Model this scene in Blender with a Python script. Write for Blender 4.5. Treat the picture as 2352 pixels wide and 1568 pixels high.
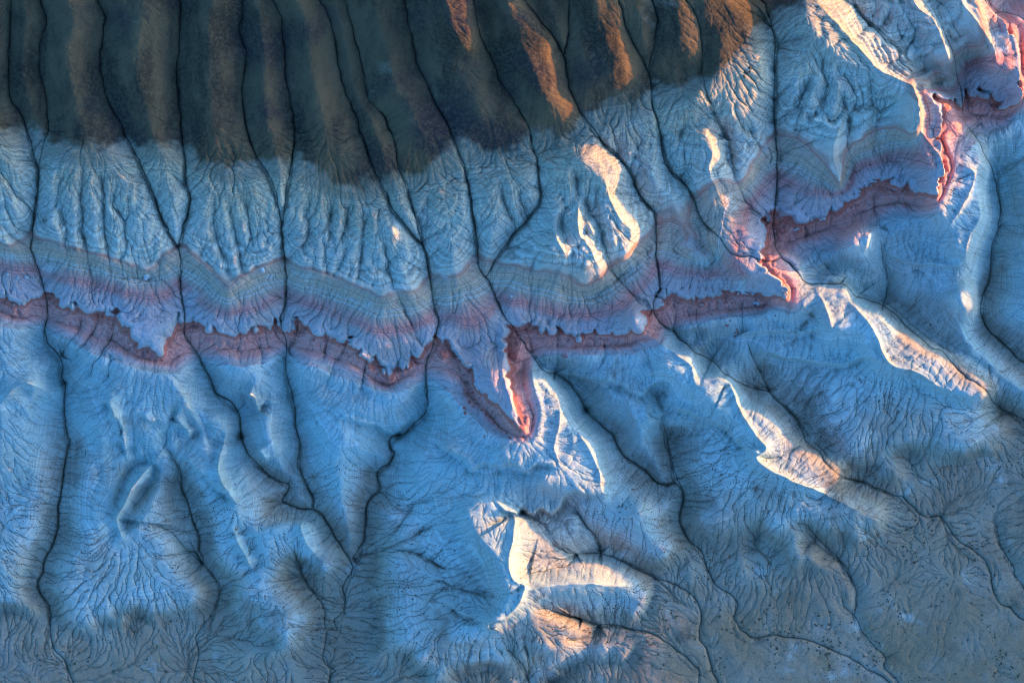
import bpy, bmesh, math, random, time
import numpy as np
from mathutils import Vector, Matrix

scene = bpy.context.scene
for _o in list(bpy.data.objects): bpy.data.objects.remove(_o, do_unlink=True)

# ---- camera: looking straight down from high above the slope ----
cam_data = bpy.data.cameras.new('camera'); camera = bpy.data.objects.new('camera', cam_data)
scene.collection.objects.link(camera); scene.camera = camera
cam_data.lens = 180; cam_data.sensor_width = 36; cam_data.clip_start = 10; cam_data.clip_end = 30000
camera.location = (0, 0, 1514.0); camera.rotation_euler = (0, 0, 0)

# ---- dusk sky and the last low sun ----
SUN_EL, SUN_TURN = math.radians(6.0), math.radians(18.0)   # height of the sun; turned from the picture's right towards its top
world = bpy.data.worlds.new('World'); scene.world = world; world.use_nodes = True
_nt = world.node_tree; _bg = _nt.nodes['Background']
_sky = _nt.nodes.new('ShaderNodeTexSky'); _sky.sky_type = 'NISHITA'; _sky.sun_disc = False
_sky.sun_elevation = SUN_EL; _sky.sun_rotation = math.pi / 2 - SUN_TURN
_sky.air_density = 1.0; _sky.dust_density = 4.0; _sky.ozone_density = 5.6; _sky.altitude = 300
_nt.links.new(_sky.outputs[0], _bg.inputs[0]); _bg.inputs[1].default_value = 0.15
sun_data = bpy.data.lights.new('sun', 'SUN'); sun = bpy.data.objects.new('sun', sun_data); scene.collection.objects.link(sun)
sun_data.energy = 1.3; sun_data.angle = math.radians(1.0); sun_data.color = (1.0, 0.43, 0.08)
sun.rotation_euler = Vector((math.cos(SUN_EL) * math.cos(SUN_TURN), math.cos(SUN_EL) * math.sin(SUN_TURN), math.sin(SUN_EL))).to_track_quat('Z', 'Y').to_euler()
sun.location = (200, 60, 120)
vs_ = scene.view_settings
vs_.view_transform = 'Standard'; vs_.look = 'None'; vs_.gamma = 1.0; vs_.exposure = 3.15; vs_.use_curve_mapping = False
scene.cycles.max_bounces = 6; scene.cycles.diffuse_bounces = 3; scene.cycles.use_denoising = True
scene.cycles.pixel_filter_type = 'BLACKMAN_HARRIS'; scene.cycles.filter_width = 1.1

T0 = time.time()
# ---- survey: lines measured on the landscape, in tiles of 900 x 600 units (2352 steps across) ----
TILE = {'A': (0, 0), 'B': (800, 0), 'C': (1600, 0), 'D': (0, 530), 'E': (800, 530), 'F': (1600, 530),
        'G': (0, 1067), 'H': (800, 1067), 'I': (1600, 1067)}
KT = 900.0 / 2352.0

def T(*segs):
    """'A', (x, y), (x, y), 'D', (x, y) ... -> array of survey points"""
    out = []; off = (0, 0)
    for s in segs:
        if isinstance(s, str):
            off = TILE[s]
        else:
            out.append((off[0] + s[0] * KT, off[1] + s[1] * KT))
    return np.array(out, float)

# main gullies: (size 0..1, line from head to mouth)
GULLIES = [
 (1.0, T('A',(150,-200),(140,0),(118,240),(108,420),(112,650),(170,740),(215,850),(262,1040),(280,1130),(255,1290),(235,1400),
    'D',(240,0),(225,110),(212,180),(235,290),(270,400),(295,520),(300,630),(275,700),(285,800),(345,860),(378,950),(375,1020),(395,1100),(385,1200),(400,1330),(408,1420),
    'G',(415,20),(395,130),(370,330),(345,430),(345,560),(310,700),(255,800),(245,880),(205,940),(225,1010),(285,1100),(295,1250),(320,1370),(380,1440),(430,1568),(470,1750))),
 (.7, T('A',(310,-200),(320,0),(325,80),(357,180),(320,270),(302,390),(300,480),(325,600),(345,700),(345,850),(320,940),(290,1050),(280,1130))),
 (1.0, T('A',(640,-200),(665,0),(690,90),(718,150),(700,300),(680,420),(690,520),(720,650),(790,780),(850,910),(930,1070),(990,1220),(1040,1370),(1090,1470),
    'D',(1085,100),(1140,185),(1165,300),(1155,420),(1165,560),(1180,640),(1180,740),(1220,820),(1265,890),(1300,970),(1340,1050),(1360,1120),(1430,1160),(1480,1200),(1515,1280),(1515,1370),(1520,1420),
    'G',(1530,0),(1560,100),(1640,180),(1680,230),(1760,285),(1830,300),(1825,350),(1790,410),(1840,445),(1930,470),(2020,480),(2080,560),(2150,680),(2225,800),(2235,860),(2180,960),(2195,1050),(2170,1130),(2120,1190),(2140,1240),(2080,1245),(2065,1330),(2050,1430),(2090,1480),(2130,1510),(2090,1568),(2080,1750))),
 (1.0, T('A',(1200,-200),(1195,0),(1190,200),(1180,330),(1158,470),(1165,620),(1180,760),(1190,870),(1210,1020),(1215,1180),(1235,1270),(1215,1370),(1175,1480),'D',(1150,190))),
 (.9, T('A',(1585,-200),(1580,0),(1580,140),(1558,210),(1575,290),(1600,360),(1590,470),(1570,620),(1595,800),(1640,970),(1720,1110),(1770,1220),(1790,1340),(1810,1440),
    'D',(1810,100),(1825,300),(1835,430),(1820,560),(1800,610),(1785,650),(1810,740),(1825,850),(1815,980),(1835,1070),(1860,1160),(1870,1230),(1870,1330),(1885,1390),(1905,1450),(1885,1568),
    'G',(1885,200),(1935,290),(1985,400),(1990,460))),
 (.9, T('A',(1700,-200),(1750,0),(1800,100),(1830,200),(1838,400),(1850,570),(1885,730),(1898,880),(1880,1050),(1845,1220),(1830,1320),(1810,1440))),
 (1.0, T('A',(1980,-200),(2045,0),(2110,120),(2155,280),(2180,460),(2210,580),(2260,700),(2310,840),'B',(240,900),(285,1040),(330,1150),(385,1250),(420,1340),(490,1430),(560,1520),
    'E',(615,190),(640,290),(655,390),(670,480),(680,580),(710,640),(690,760),(670,830),(640,900),(625,980),(630,1100),(630,1230),(560,1310),(480,1380),(400,1410),(390,1480),
    'H',(420,100),(390,170),(325,210),(305,260),(330,330),(270,390),(240,450),(235,550),(215,680),(150,790))),
 (.7, T('B',(80,-200),(120,0),(150,110),(185,260),(215,350),(240,480),(275,660),(365,750),(390,830),(440,930),(460,1090),(515,1190),(530,1270),(570,1400),(590,1500),'E',(615,190))),
 (1.0, T('B',(490,-200),(500,0),(520,150),(550,290),(580,450),(620,520),(660,600),(700,700),(760,800),(820,930),(870,1060),(895,1170),(915,1260),(930,1390),
    'E',(940,50),(950,120),(960,230),(960,310),(1010,390),(1050,460),(1080,540),(1120,620),(1185,710),(1240,780),(1290,860),(1340,930),(1390,985),(1480,1010),(1540,1060),(1610,1150),(1640,1220),(1700,1290),(1800,1370),
    'H',(1830,0),(1880,110),(1960,165),(2040,220),(2080,280),(2150,315),(2230,305),(2280,360),(2270,440),(2250,520),(2280,610),
    'I',(240,680),(300,730),(330,820),(380,930),(450,990),(520,1040),(540,1090),(515,1170),(560,1240),(640,1295),(760,1280),(900,1295),(1040,1330),(1180,1390),(1290,1440),(1360,1490),(1500,1568),(1650,1750))),
 (.8, T('B',(880,-200),(920,0),(945,100),(965,220),(1010,340),(1060,440),(1110,560),(1170,640),(1220,720),(1265,800),(1290,860),(1310,960),(1335,1050),(1345,1150),(1355,1280),(1270,1410),
    'E',(1180,120),(1100,230),(1040,330),(1010,390))),
 (1.0, T('B',(1100,-200),(1215,0),(1290,100),(1360,190),(1440,290),(1500,390),(1520,500),(1555,640),(1610,740),(1680,830),(1760,950),(1870,1040),(1920,1120),(1960,1210),(2000,1270),(2060,1340),
    'E',(2085,0),(2090,150),(2095,260),(2120,400),(2115,470),(2080,540),(2085,620),(2150,700),(2220,740),(2270,800),
    'F',(190,800),(250,860),(340,900),(400,950),(440,1000),(560,1060),(640,1095),(720,1110),(770,1160),(850,1230),(920,1310),(960,1400),
    'I',(960,20),(1050,90),(1090,170),(1160,230),(1230,265),(1340,295),(1430,330),(1530,375),(1590,385),(1660,450),(1750,520),(1830,510),(1890,580),(1940,660),(2050,730),(2130,800),(2160,880),(2180,980),(2210,1060),(2290,1100),(2352,1160),(2600,1300))),
 (.8, T('B',(1535,-200),(1530,0),(1528,250),(1505,380))),
 (1.0, T('B',(1760,-200),(1820,0),(1860,110),(1890,220),(1940,320),(2000,420),(2030,480),(2050,580),(2060,700),(2110,850),(2115,930),
    'C',(70,1080),(130,1130),(200,1210),(240,1290),(280,1390),(350,1480),'F',(330,70),(400,140),(450,210),(520,255),(600,262),(680,285),(740,285),(790,260))),
 (.8, T('B',(1960,-200),(2030,0),(2085,140),(2065,330),(2030,470))),
 (.7, T('C',(60,-200),(140,0),(215,110),(255,220),(275,380),(280,480),(300,590),(340,690))),
 (1.0, T('C',(560,-200),(640,0),(680,80),(715,180),(740,300),(735,420),(740,560),(745,700),(755,850),(765,1000),(770,1120),(765,1230),(755,1320),(750,1420),
    'F',(755,130),(770,210),(790,260),(850,310),(900,370),(960,425),(1040,430),(1130,430),(1185,425),(1220,450),(1280,510),(1350,520),(1450,560),(1540,620),(1600,690),(1690,760),(1760,830),(1830,850),(1880,920),(1950,1000),(2050,1065),(2110,1110),(2160,1170),(2240,1230),(2352,1285),(2600,1400))),
 (.6, T('C',(360,-200),(440,0),(540,90),(640,140),(710,200))),
 (.7, T('C',(1040,-200),(1160,0),(1240,70),(1300,150),(1400,240),(1430,290),(1510,340),(1525,420),(1600,480))),
 (.7, T('C',(1690,20),(1760,150),(1830,290),(1880,400),(1910,500),(1940,600),(1945,690),(1950,770))),
 (1.0, T('C',(1640,580),(1720,615),(1800,660),(1870,700),(1950,780),(2000,850),(2050,920),(2080,1000),(2150,1060),(2190,1160),(2210,1270),(2220,1340),(2200,1450),
    'F',(2220,50),(2180,140),(2160,230),(2160,330),(2140,430),(2100,520),(2095,620),(2140,700),(2200,770),(2280,840),(2352,910),(2600,1100))),
 (.6, T('C',(2040,-60),(2090,60),(2140,100),(2200,90),(2290,130),(2352,180),(2600,300))),
 (1.0, T('H',(1235,468),(1300,520),(1350,570),(1400,640),(1460,700),(1540,745),(1640,750),(1740,755),(1830,775),(1930,825),(2010,870),(2100,915),
    'I',(100,940),(200,990),(270,1050),(300,1120),(295,1230),(290,1310),(330,1360),(360,1440),(380,1520),(410,1568),(450,1750))),
 (.6, T('H',(1540,390),(1600,490),(1650,570),(1720,650),(1745,750))),
 (.6, T('H',(1190,870),(1290,870),(1400,845),(1500,830),(1550,810),(1590,755))),
 (.8, T('H',(1430,1000),(1520,1100),(1620,1170),(1700,1205),(1830,1210),(1950,1240),(2080,1270),'I',(100,1340),(180,1400),(250,1460),(290,1510),(290,1568),(300,1700))),
 (.5, T('H',(1290,1110),(1400,1100),(1500,1140),(1620,1170))),
 (.5, T('H',(1480,1310),(1580,1300),(1690,1290),(1740,1212))),
 (.6, T('H',(1100,1330),(1190,1400),(1250,1480),(1280,1568),(1290,1700))),
 (.5, T('H',(1265,1300),(1280,1420),(1285,1520))),
 (.8, T('D',(1035,1250),(1040,1350),(1060,1430),'G',(1055,90),(1100,140),(1130,190),(1140,260),(1135,320),(1180,440),(1215,560),(1250,640),(1260,740),(1290,830),(1340,890),(1380,970),(1370,1060),(1330,1140),(1260,1240),(1230,1300),(1245,1380),(1230,1470),(1215,1568),(1200,1750))),
 (.5, T('G',(880,520),(960,560),(1080,620),(1160,720),(1230,780),(1275,815))),
 (.7, T('G',(1890,640),(1870,720),(1895,820),(1920,900),(1955,970),(2010,1030),(2060,1110),(2065,1240))),
 (.6, T('F',(1420,60),(1440,200),(1490,400),(1480,520),(1460,562))),
 (.6, T('F',(570,740),(620,880),(680,990),(735,1112))),
 (.5, T('H',(760,545),(640,580),(540,650),(430,690),(340,730),(240,760),(160,790))),
 (.5, T('H',(600,370),(520,480),(420,620),(350,690))),
 (.5, T('H',(820,880),(700,820),(560,740),(430,735),(330,740))),
 (.7, T('E',(2130,1230),(2150,1330),(2180,1450),'H',(2190,130),(2210,300))),
 (.7, T('F',(70,1250),(60,1400),(90,1500),'I',(110,130),(130,230),(185,350))),
 (.5, T('I',(2120,420),(2190,510),(2210,620),(2240,730),(2300,820),(2352,940),(2600,1200))),
 (.5, T('I',(820,430),(890,540),(980,570),(1050,660),(1170,770),(1210,840),(1270,920),(1300,1020),(1290,1160))),
 (.5, T('I',(1180,880),(1205,1000),(1215,1080),(1290,1160),(1350,1270),(1420,1350),(1490,1420),(1480,1480),(1560,1568),(1640,1700))),
 (.55, T('D',(640,520),(630,580),(580,560 ),(525,540)) if False else T('D',(525,560),(520,660),(500,720),(450,790),(400,830),(378,880))),
 (.55, T('D',(635,570),(620,680),(570,770),(500,850),(490,880))),
 (.55, T('D',(760,640),(730,700),(705,780),(650,870),(600,930),(570,1000))),
 (.45, T('D',(700,850),(700,930),(690,1020))),
 (.5, T('D',(1615,710),(1640,800),(1670,880),(1665,960))),
 (.5, T('D',(1890,660),(1890,750),(1850,850))),
 (.5, T('D',(2110,730),(2080,830),(2060,900))),
 (.5, T('D',(2230,770),(2180,860),(2130,920))),
 (.5, T('E',(125,790),(95,860),(30,960),(0,1050))),
 (.5, T('E',(260,880),(240,960),(215,1050),(225,1110))),
 (.5, T('E',(1475,700),(1465,800),(1470,920),(1450,1000))),
 (.4, T('E',(1750,740),(1770,850),(1750,920))),
 (.4, T('E',(1250,670),(1290,790),(1300,860))),
 (.45, T('E',(2200,500),(2220,620),(2210,720))),
 (.45, T('F',(110,510),(130,600),(125,680))),
 (.45, T('F',(215,520),(210,620),(270,760))),
 (.45, T('F',(270,530),(262,650),(290,760))),
 (.45, T('F',(545,510),(555,640),(560,730))),
 (.45, T('C',(955,1420),(965,1500),'F',(950,60),(960,130))),
 (.5, T('C',(1380,1170),(1385,1290),(1400,1390),'F',(1420,60))),
 (.4, T('F',(1130,350),(1060,280),(1130,330),(1170,410)) if False else T('F',(1060,280),(1110,350),(1170,415))),
 (.5, T('E',(1730,200),(1800,340),(1890,440),(1990,550),(2060,600))),
 (.4, T('C',(1130,1480-900),(1195,700),(1200,900),(1200,1020))),
 (.45, T('C',(540,760),(600,880),(700,1020))),
 (.45, T('C',(430,900),(450,1050),(520,1200),(590,1330),(640,1390),(700,1400))),
 (.45, T('C',(940,760),(880,900),(800,990),(775,1020))),
 (.4, T('C',(330,690),(400,800),(430,900))),
 (.4, T('E',(430,440),(480,560),(550,700),(570,750))),
]

# secondary flutes on the pale apron (head -> mouth)
FLUTES = [T('A',(430,1080),(420,1300),(450,1480),(470,1650)), T('A',(560,1120),(560,1330),(560,1500),(590,1700),(620,1900)),
 T('A',(680,1110),(690,1330),(695,1500),(730,1750)), T('A',(740,1180),(760,1290),(810,1410),(830,1568)),
 T('A',(1080,1000),(1100,1200),(1160,1400)), T('A',(1390,1250),(1400,1450),(1440,1600),(1490,1760)),
 T('A',(1480,1250),(1500,1400),(1540,1620),(1590,1720)), T('A',(1560,1230),(1590,1350),(1620,1560)),
 T('A',(1990,1230),(1980,1450),(1960,1600)), T('A',(2120,1280),(2130,1450),(2160,1640)), T('A',(2210,1300),(2230,1500),(2190,1650)),
 T('B',(120,1350),(120,1460),(60,1620)), T('B',(230,1330),(240,1500),(220,1700)), T('B',(330,1360),(370,1550),(400,1700),(430,1850)),
 T('B',(650,1250),(640,1420),(620,1600)), T('B',(1110,1180),(1140,1320),(1200,1430)), T('B',(1200,1180),(1230,1330),(1250,1410)),
 T('B',(1500,1180),(1510,1330),(1500,1500),(1540,1700)), T('B',(1590,1100),(1570,1300),(1520,1380)), T('B',(1640,1180),(1640,1380),(1660,1520)),
 T('B',(1720,1220),(1730,1400),(1750,1560),(1780,1680)), T('B',(1840,1200),(1800,1330),(1850,1500)),
 T('B',(1730,760),(1840,920),(1870,1040)), T('B',(1960,900),(1990,1050),(2030,1150)), T('B',(2180,900),(2170,1000),(2220,1080)),
 T('C',(170,750),(160,900),(180,1050)), T('C',(430,760),(440,960),(440,1020)), T('C',(870,620),(960,760),(990,860)), T('C',(1110,520),(1040,650),(980,780)),
 T('C',(990,480),(900,640),(810,760)), T('C',(1380,620),(1390,800),(1370,1000)), T('C',(1260,640),(1230,760),(1200,900)),
 T('E',(1160,330),(1200,330),(1310,470)) if False else T('E',(1310,300),(1300,480),(1290,640)), T('E',(1530,400),(1525,550),(1500,660)),
 T('F',(1000,170),(1060,300)), T('F',(700,900),(700,1020)), T('F',(960,950),(860,1080),(800,1130)), T('F',(1050,960),(940,1100),(880,1220)),
 T('F',(1110,1000),(1020,1120),(960,1280)),
]

# crests: (height m, half width px, line)
RIDGES = [
 (2.2, 26, T('E',(1110,700),(1125,860),(1115,960),(1170,1180),(1290,1390))),
 (1.2, 26, T('E',(1470,1150),(1480,1270),(1455,1420),'H',(1440,60),(1480,180))),
 (1.9, 34, T('E',(1580,1330),(1680,1500),'H',(1720,180),(1760,360))),
 (4.0, 45, T('H',(1090,450),(1190,500),(1180,640),(1160,800),(1190,900),(1260,950),(1170,1110),(1030,1210))),
 (2.5, 40, T('H',(1190,900),(1280,960),(1400,940),(1650,930),(1900,960))),
 (3.0, 40, T('F',(215,880),(270,1080),(450,1040),(490,1120),(540,1240),(640,1390),(700,1470),(640,1530),'I',(700,190),(900,290),(1100,370),(1420,540))),
 (2.2, 26, T('F',(1030,510),(1080,600),(1100,700))),
 (3.5, 45, T('F',(1190,440),(1230,540),(1330,660),(1400,780),(1490,940),(1640,980),(1800,1080),(1950,1140))),
 (1.8, 22, T('F',(1350,70),(1310,240))),
 (2.6, 30, T('C',(1900,1050),(2000,1120),(1980,1220),(1860,1440))),
 (2.6, 30, T('C',(2040,1300),'F',(2040,20),(1970,150),(1960,290))),
 (3.5, 35, T('C',(1000,60),(1250,330),(1400,480),(1600,580),(1640,720),(1660,860),(1740,960),(1800,1100),(1755,1290))),
 (2.2, 28, T('C',(1560,-60),(1640,90),(1720,150),(1790,270),(1850,480))),
 (3.0, 32, T('C',(1860,-60),(1930,80),(2030,200),(2110,350),(2130,480),(2260,560),(2290,640))),
 (1.8, 24, T('C',(1900,850),(2020,930),(2075,1000),(2090,1170))),
 (2.6, 30, T('G',(1440,-20),(1400,120),(1400,250),(1500,420))),
 (3.6, 38, T('G',(1000,130),(860,300),(780,440),(735,520),(760,630))),
 (2.0, 26, T('D',(700,1180),(740,1300),(790,1520))),
 (2.0, 24, T('D',(1560,1120),(1620,1150),(1640,1230))),
 (2.0, 30, T('G',(1480,600),(1560,760),(1610,860))),
 (2.5, 36, T('D',(0,1190),(160,1060),(300,1110))),
 (2.4, 34, T('D',(900,1270),(1040,1270)) if False else T('D',(1080,1300),(1140,1330),(1210,1420))),
 (1.8, 24, T('E',(1990,720),(2200,860),(2330,960))),
 (1.6, 22, T('C',(1100,520),(1130,600),(1100,800))),
 (1.8, 22, T('C',(1180,760),(1110,960),(1160,1190))),
 (1.8, 22, T('C',(300,880),(345,980),(330,1120),(430,1330))),
 (1.6, 18, T('E',(1440,90),(1520,280))),(1.9, 20, T('B',(1590,1300),(1600,1500),'E',(1640,170),(1730,330))),
 (1.9, 20, T('B',(1750,1180),(1850,1400),(1930,1500),'E',(1890,250))),
 (1.3, 20, T('E',(1650,20),(1690,130))),
 (1.6, 24, T('G',(1640,60),(1700,170))),(1.4, 30, T('G',(1900,520),(1960,700),(2060,760))),
 (1.5, 22, T('E',(2060,1340),(2030,1230),(2060,1250))),
]

# strata outcrop lines: (level, lines). They are contours of the beds.
LEVELS = [
 (2.0, [T('A',(-200,860),(0,860),(230,800),(290,870),(340,930),(480,1000),(680,1010),(790,900),(830,880),(900,880),(1050,940),(1180,880),(1220,910),(1300,970),(1370,1080),(1500,1130),(1620,1010),(1650,970),(1720,1030),(1860,1020),(1900,950),(2000,1050),(2060,1160),(2200,1230)),
        T('B',(100,1225),(230,1240),(340,1180),(380,1170),(455,1110),(530,1130),(650,1110),(740,1000),(800,890),(850,890),(960,900),(1040,970),(1200,950),(1290,890),(1330,910),(1500,870),(1600,760),(1660,760),(1800,720),(1960,690),(2040,600),(2080,600),(2200,610),(2300,570)),
        T('C',(200,565),(290,530),(340,530),(420,430),(490,360),(550,300),(640,180),(700,140),(760,60),(930,10),(1000,-80),(1100,-250))]),
 (4.0, [T('D',(-200,130),(0,145),(90,185),(180,130),(210,85),(260,130),(400,190),(560,220),(720,250),(880,310),(950,345),(1010,310),(1060,240),(1140,190),(1210,200),(1300,300),(1400,390),(1460,470),(1530,410),(1650,330),(1825,270),(1900,310),(2100,370),(2300,450)),
        T('E',(100,400),(250,460),(330,510),(420,510),(450,470),(550,470),(640,390),(800,380),(860,360),(920,290),(960,240),(1040,270),(1200,300),(1300,345),(1420,360),(1540,400),(1600,440),(1700,420),(1820,320),(1950,200),(2090,60)),
        T('B',(2100,1340),(2200,1340),(2310,1480),(2300,1560)) if False else T('E',(2110,20),(2200,-60),(2280,60),(2352,130)),
        T('F',(180,180),(280,250),(340,240)),
        T('C',(480,1180),(560,1160),(620,1020),(690,900),(755,830),(840,870),(940,900),(1000,980),(1100,1090),(1160,1200),(1200,1000),(1290,900),(1400,850),(1520,840),(1620,870),(1655,760),(1630,640),(1560,540)),
        T('C',(1600,470),(1700,560),(1740,420),(1800,480),(1860,520),(1880,400),(1960,330),(2060,330),(2040,150),(1980,-50),(1900,-250))]),
 (6.0, [T('D',(-200,280),(0,300),(160,330),(280,360),(420,390),(700,460),(900,500),(1050,490),(1155,400),(1210,470),(1400,590),(1550,610),(1700,560),(1825,490),(1900,530),(2100,600),(2352,690)),
        T('E',(150,650),(300,710),(450,720),(560,690),(690,630),(800,650),(950,680),(1060,600),(1080,520),(1200,540),(1400,600),(1600,620),(1780,620),(1950,480),(2095,320),(2130,310),(2352,340)),
        T('F',(100,320),(200,350),(400,370),(560,370)),
        T('C',(560,1400),(650,1250),(760,1130),(850,1190),(1000,1220),(1140,1240),(1230,1160),(1300,1060),(1450,1020),(1600,1010),(1700,1060),(1745,1080),(1725,960),(1690,850),(1690,700),(1640,610)),
        T('C',(1700,600),(1800,600),(1900,590),(1930,450),(2000,400),(2110,400),(2200,480),(2240,400),(2160,200),(2070,40),(2000,-200))]),
 (7.0, [T('D',(-200,400),(0,450),(35,465),(45,520),(75,580),(130,565),(180,520),(250,475),(285,470),(310,500),(340,490),(375,520),(385,550),(420,565),(465,600),(490,570),(500,530),(520,565),(560,610),(600,620),(640,570),(660,600),(705,650),(740,590),(770,620),(800,660),(830,690),(845,740),(850,810),(890,840),(960,835),(1010,860),(1050,880),(1010,790),(1070,770),(1090,700),(1080,650),(1165,610),(1200,605),(1230,620),(1260,650),(1300,680),(1380,700),(1430,730),(1510,760),(1580,755),(1620,710),(1680,700),(1740,670),(1785,630),(1800,650),(1820,690),(1860,700),(1890,650),(1930,680),(2000,730),(2090,745),(2130,720),(2170,790),(2210,790),(2230,760),(2270,810),(2300,870),(2340,885)),
        T('E',(210,882),(215,885),(260,870),(290,900),(330,920),(345,970),(365,1020),(385,1060),(410,1030),(440,980),(500,910),(560,850),(600,790),(640,790),(690,740),(740,800),(760,790),(790,830),(830,850),(860,910),(910,950),(945,1010),(950,1090),(1020,1100),(1070,1180),(1130,1240),(1200,1320),(1250,1370),(1205,1290),(1175,1170),(1150,1060),(1120,950),(1132,860),(1130,760),(1108,640),(1120,615),(1150,630),(1190,660),(1250,670),(1290,660),(1340,685),(1370,740),(1440,730),(1475,690),(1490,720),(1550,770),(1650,750),(1720,735),(1800,740),(1840,770),(1890,740),(2010,730),(1990,650),(2000,580),(2070,560),(2110,470),(2130,490),(2200,480),(2260,510)),
        T('F',(170,515),(250,515),(330,540),(380,510),(450,490),(500,490),(540,500),(600,485),(660,485),(720,510),(815,525),(790,470),(740,380),(690,340),(640,300),(600,265),(650,240),(665,200),(650,110),(690,90),(705,50)),
        T('C',(640,1480),(690,1490),(700,1440),(680,1380),(758,1300),(790,1340),(850,1380),(880,1410),(910,1430),(960,1400),(1000,1380),(1100,1350),(1200,1300),(1270,1260),(1290,1200),(1330,1180),(1370,1155),(1420,1165),(1460,1170),(1500,1150),(1550,1190),(1590,1200),(1640,1190),(1680,1220),(1730,1260),(1755,1290),(1790,1200),(1815,1100),(1785,960),(1765,850),(1745,750),(1700,640),(1720,615),(1790,650),(1930,640),(1950,570),(2000,560),(2080,600),(2150,650),(2230,680),(2290,660),(2300,560),(2280,430),(2230,300),(2180,180),(2130,90),(2090,50),(2080,-100))]),
 (6.5, [T('E',(1020,760),(1040,950),(1090,1080),(1135,1180))]),
 (8.0, [T('D',(-200,640),(0,650),(100,655),(250,660),(290,655),(330,690),(450,730),(600,810),(750,870),(900,910),(1050,945),(1110,955),(1160,920),(1230,880),(1280,870),(1400,895),(1550,900),(1700,880),(1820,830),(1900,870),(2100,930),(2250,980),(2352,1040)),
        T('E',(150,970),(250,1040),(380,1095),(450,1075),(550,1020),(630,980),(720,1000),(800,1040),(870,1090),(880,1160),(950,1230),(1050,1330),(1150,1400),(1290,1415),(1325,1300),(1320,1200),(1300,1100),(1290,1000),(1290,900),(1310,850),(1340,840),(1500,850),(1700,850),(1850,840),(1980,820),(2100,770),(2150,710),(2200,680),(2352,650)),
        T('F',(200,650),(400,620),(600,600),(750,570),(900,590),(890,500),(850,420),(820,330),(785,280),(830,250),(900,200),(960,160),(1100,130),(1210,150),(1280,90),(1350,10)),
        T('C',(1440,1360),(1480,1320),(1600,1330),(1740,1360),(1800,1280),(1860,1150),(1870,1050),(1840,980),(1800,880),(1850,900),(1920,900),(1960,800),(2020,800),(2100,790),(2200,770),(2290,710),(2340,560),(2300,400),(2352,200),(2300,150),(2200,80),(2140,80),(2110,20),(2130,-150))]),
 (9.6, [T('D',(-200,1000),(0,960),(150,940),(330,980),(375,1000),(430,1080),(620,1090),(740,1270),(900,1280),(1060,1260),(1200,1260),(1420,1190),(1480,1190),(1600,1150),(1840,1120),(1900,1200),(2100,1190),(2300,1280)),
        T('E',(100,1260),(300,1330),(420,1380),(560,1310),(640,1260),(660,1400),(800,1520),(940,1600),(1100,1600),(1480,1610),(1560,1480),(1520,1330),(1480,1150),(1440,1060),(1400,1000)),
        T('E',(1440,1010),(1600,1050),(1850,1080),(1980,1120),(2010,1050),(2200,1000),(2300,1000),'F',(270,1080),(240,900)),
        T('F',(300,870),(400,760),(570,750),(800,730),(1000,700),(1100,710),(1180,690),(1180,560),(1200,460),(1160,430)),
        T('F',(1220,440),(1380,410),(1460,280),(1600,300),(1880,330),(1960,290),(2040,150),(2090,30),(2130,-150),(2180,-300),(2352,-400))]),
 (11.0,[T('G',(-200,150),(0,130),(200,60),(400,50),(560,120),(740,640),(820,620),(960,420),(1060,120),(1180,220),(1380,360),(1500,440),(1620,360),(1640,180),(1800,280),(1900,180),(2050,160),(2200,180)),
        T('H',(80,160),(330,240),(600,350),(780,880),(800,1000),(1030,1225),(1200,1120),(1360,1010),(1500,960),(1900,960),(1940,920),(1700,820),(1480,720),(1330,560),(1240,470),(1400,480),(1540,400),(1700,380),(1780,370),(1800,250),(1740,60)),
        T('F',(0,1130),(100,1250),(400,1400),(620,1540),(720,1480),(860,1560),(960,1640),(1010,1560),(860,1310),(720,1140),(560,1090),(640,1000),(730,950),(900,970),(1200,1010),(1450,960),(1640,1000),(1900,1150),(2100,1180),(2030,1050),(1780,850),(1500,590)),
        T('F',(1560,580),(1800,560),(1960,660),(2030,700),(2070,600),(2080,480),(2140,380))]),
 (13.0,[T('G',(-200,1390),(100,1400),(330,1430),(700,1480),(1180,1500),(1300,1510),(1600,1530),(2000,1530),(2140,1380),(2200,1000),(2300,820),'H',(110,860),(170,1040),(160,1400),(500,1700),(1200,1720),(1500,1500),(1900,1400),(2100,1290),(2200,960),(2352,760),'I',(300,820),(520,920),(900,960),(1180,800),(1500,600),(1560,440),(1400,330)),
        T('I',(1600,370),(1760,270),(2000,230),(2352,100),(2600,0))]),
 (15.0,[T('G',(-200,1990),(430,1980),(1200,1980),(2100,1960),'H',(400,1850),(1300,1800),'I',(400,1660),(1360,1560),(2000,1500),(2600,1350))]),
]

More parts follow.
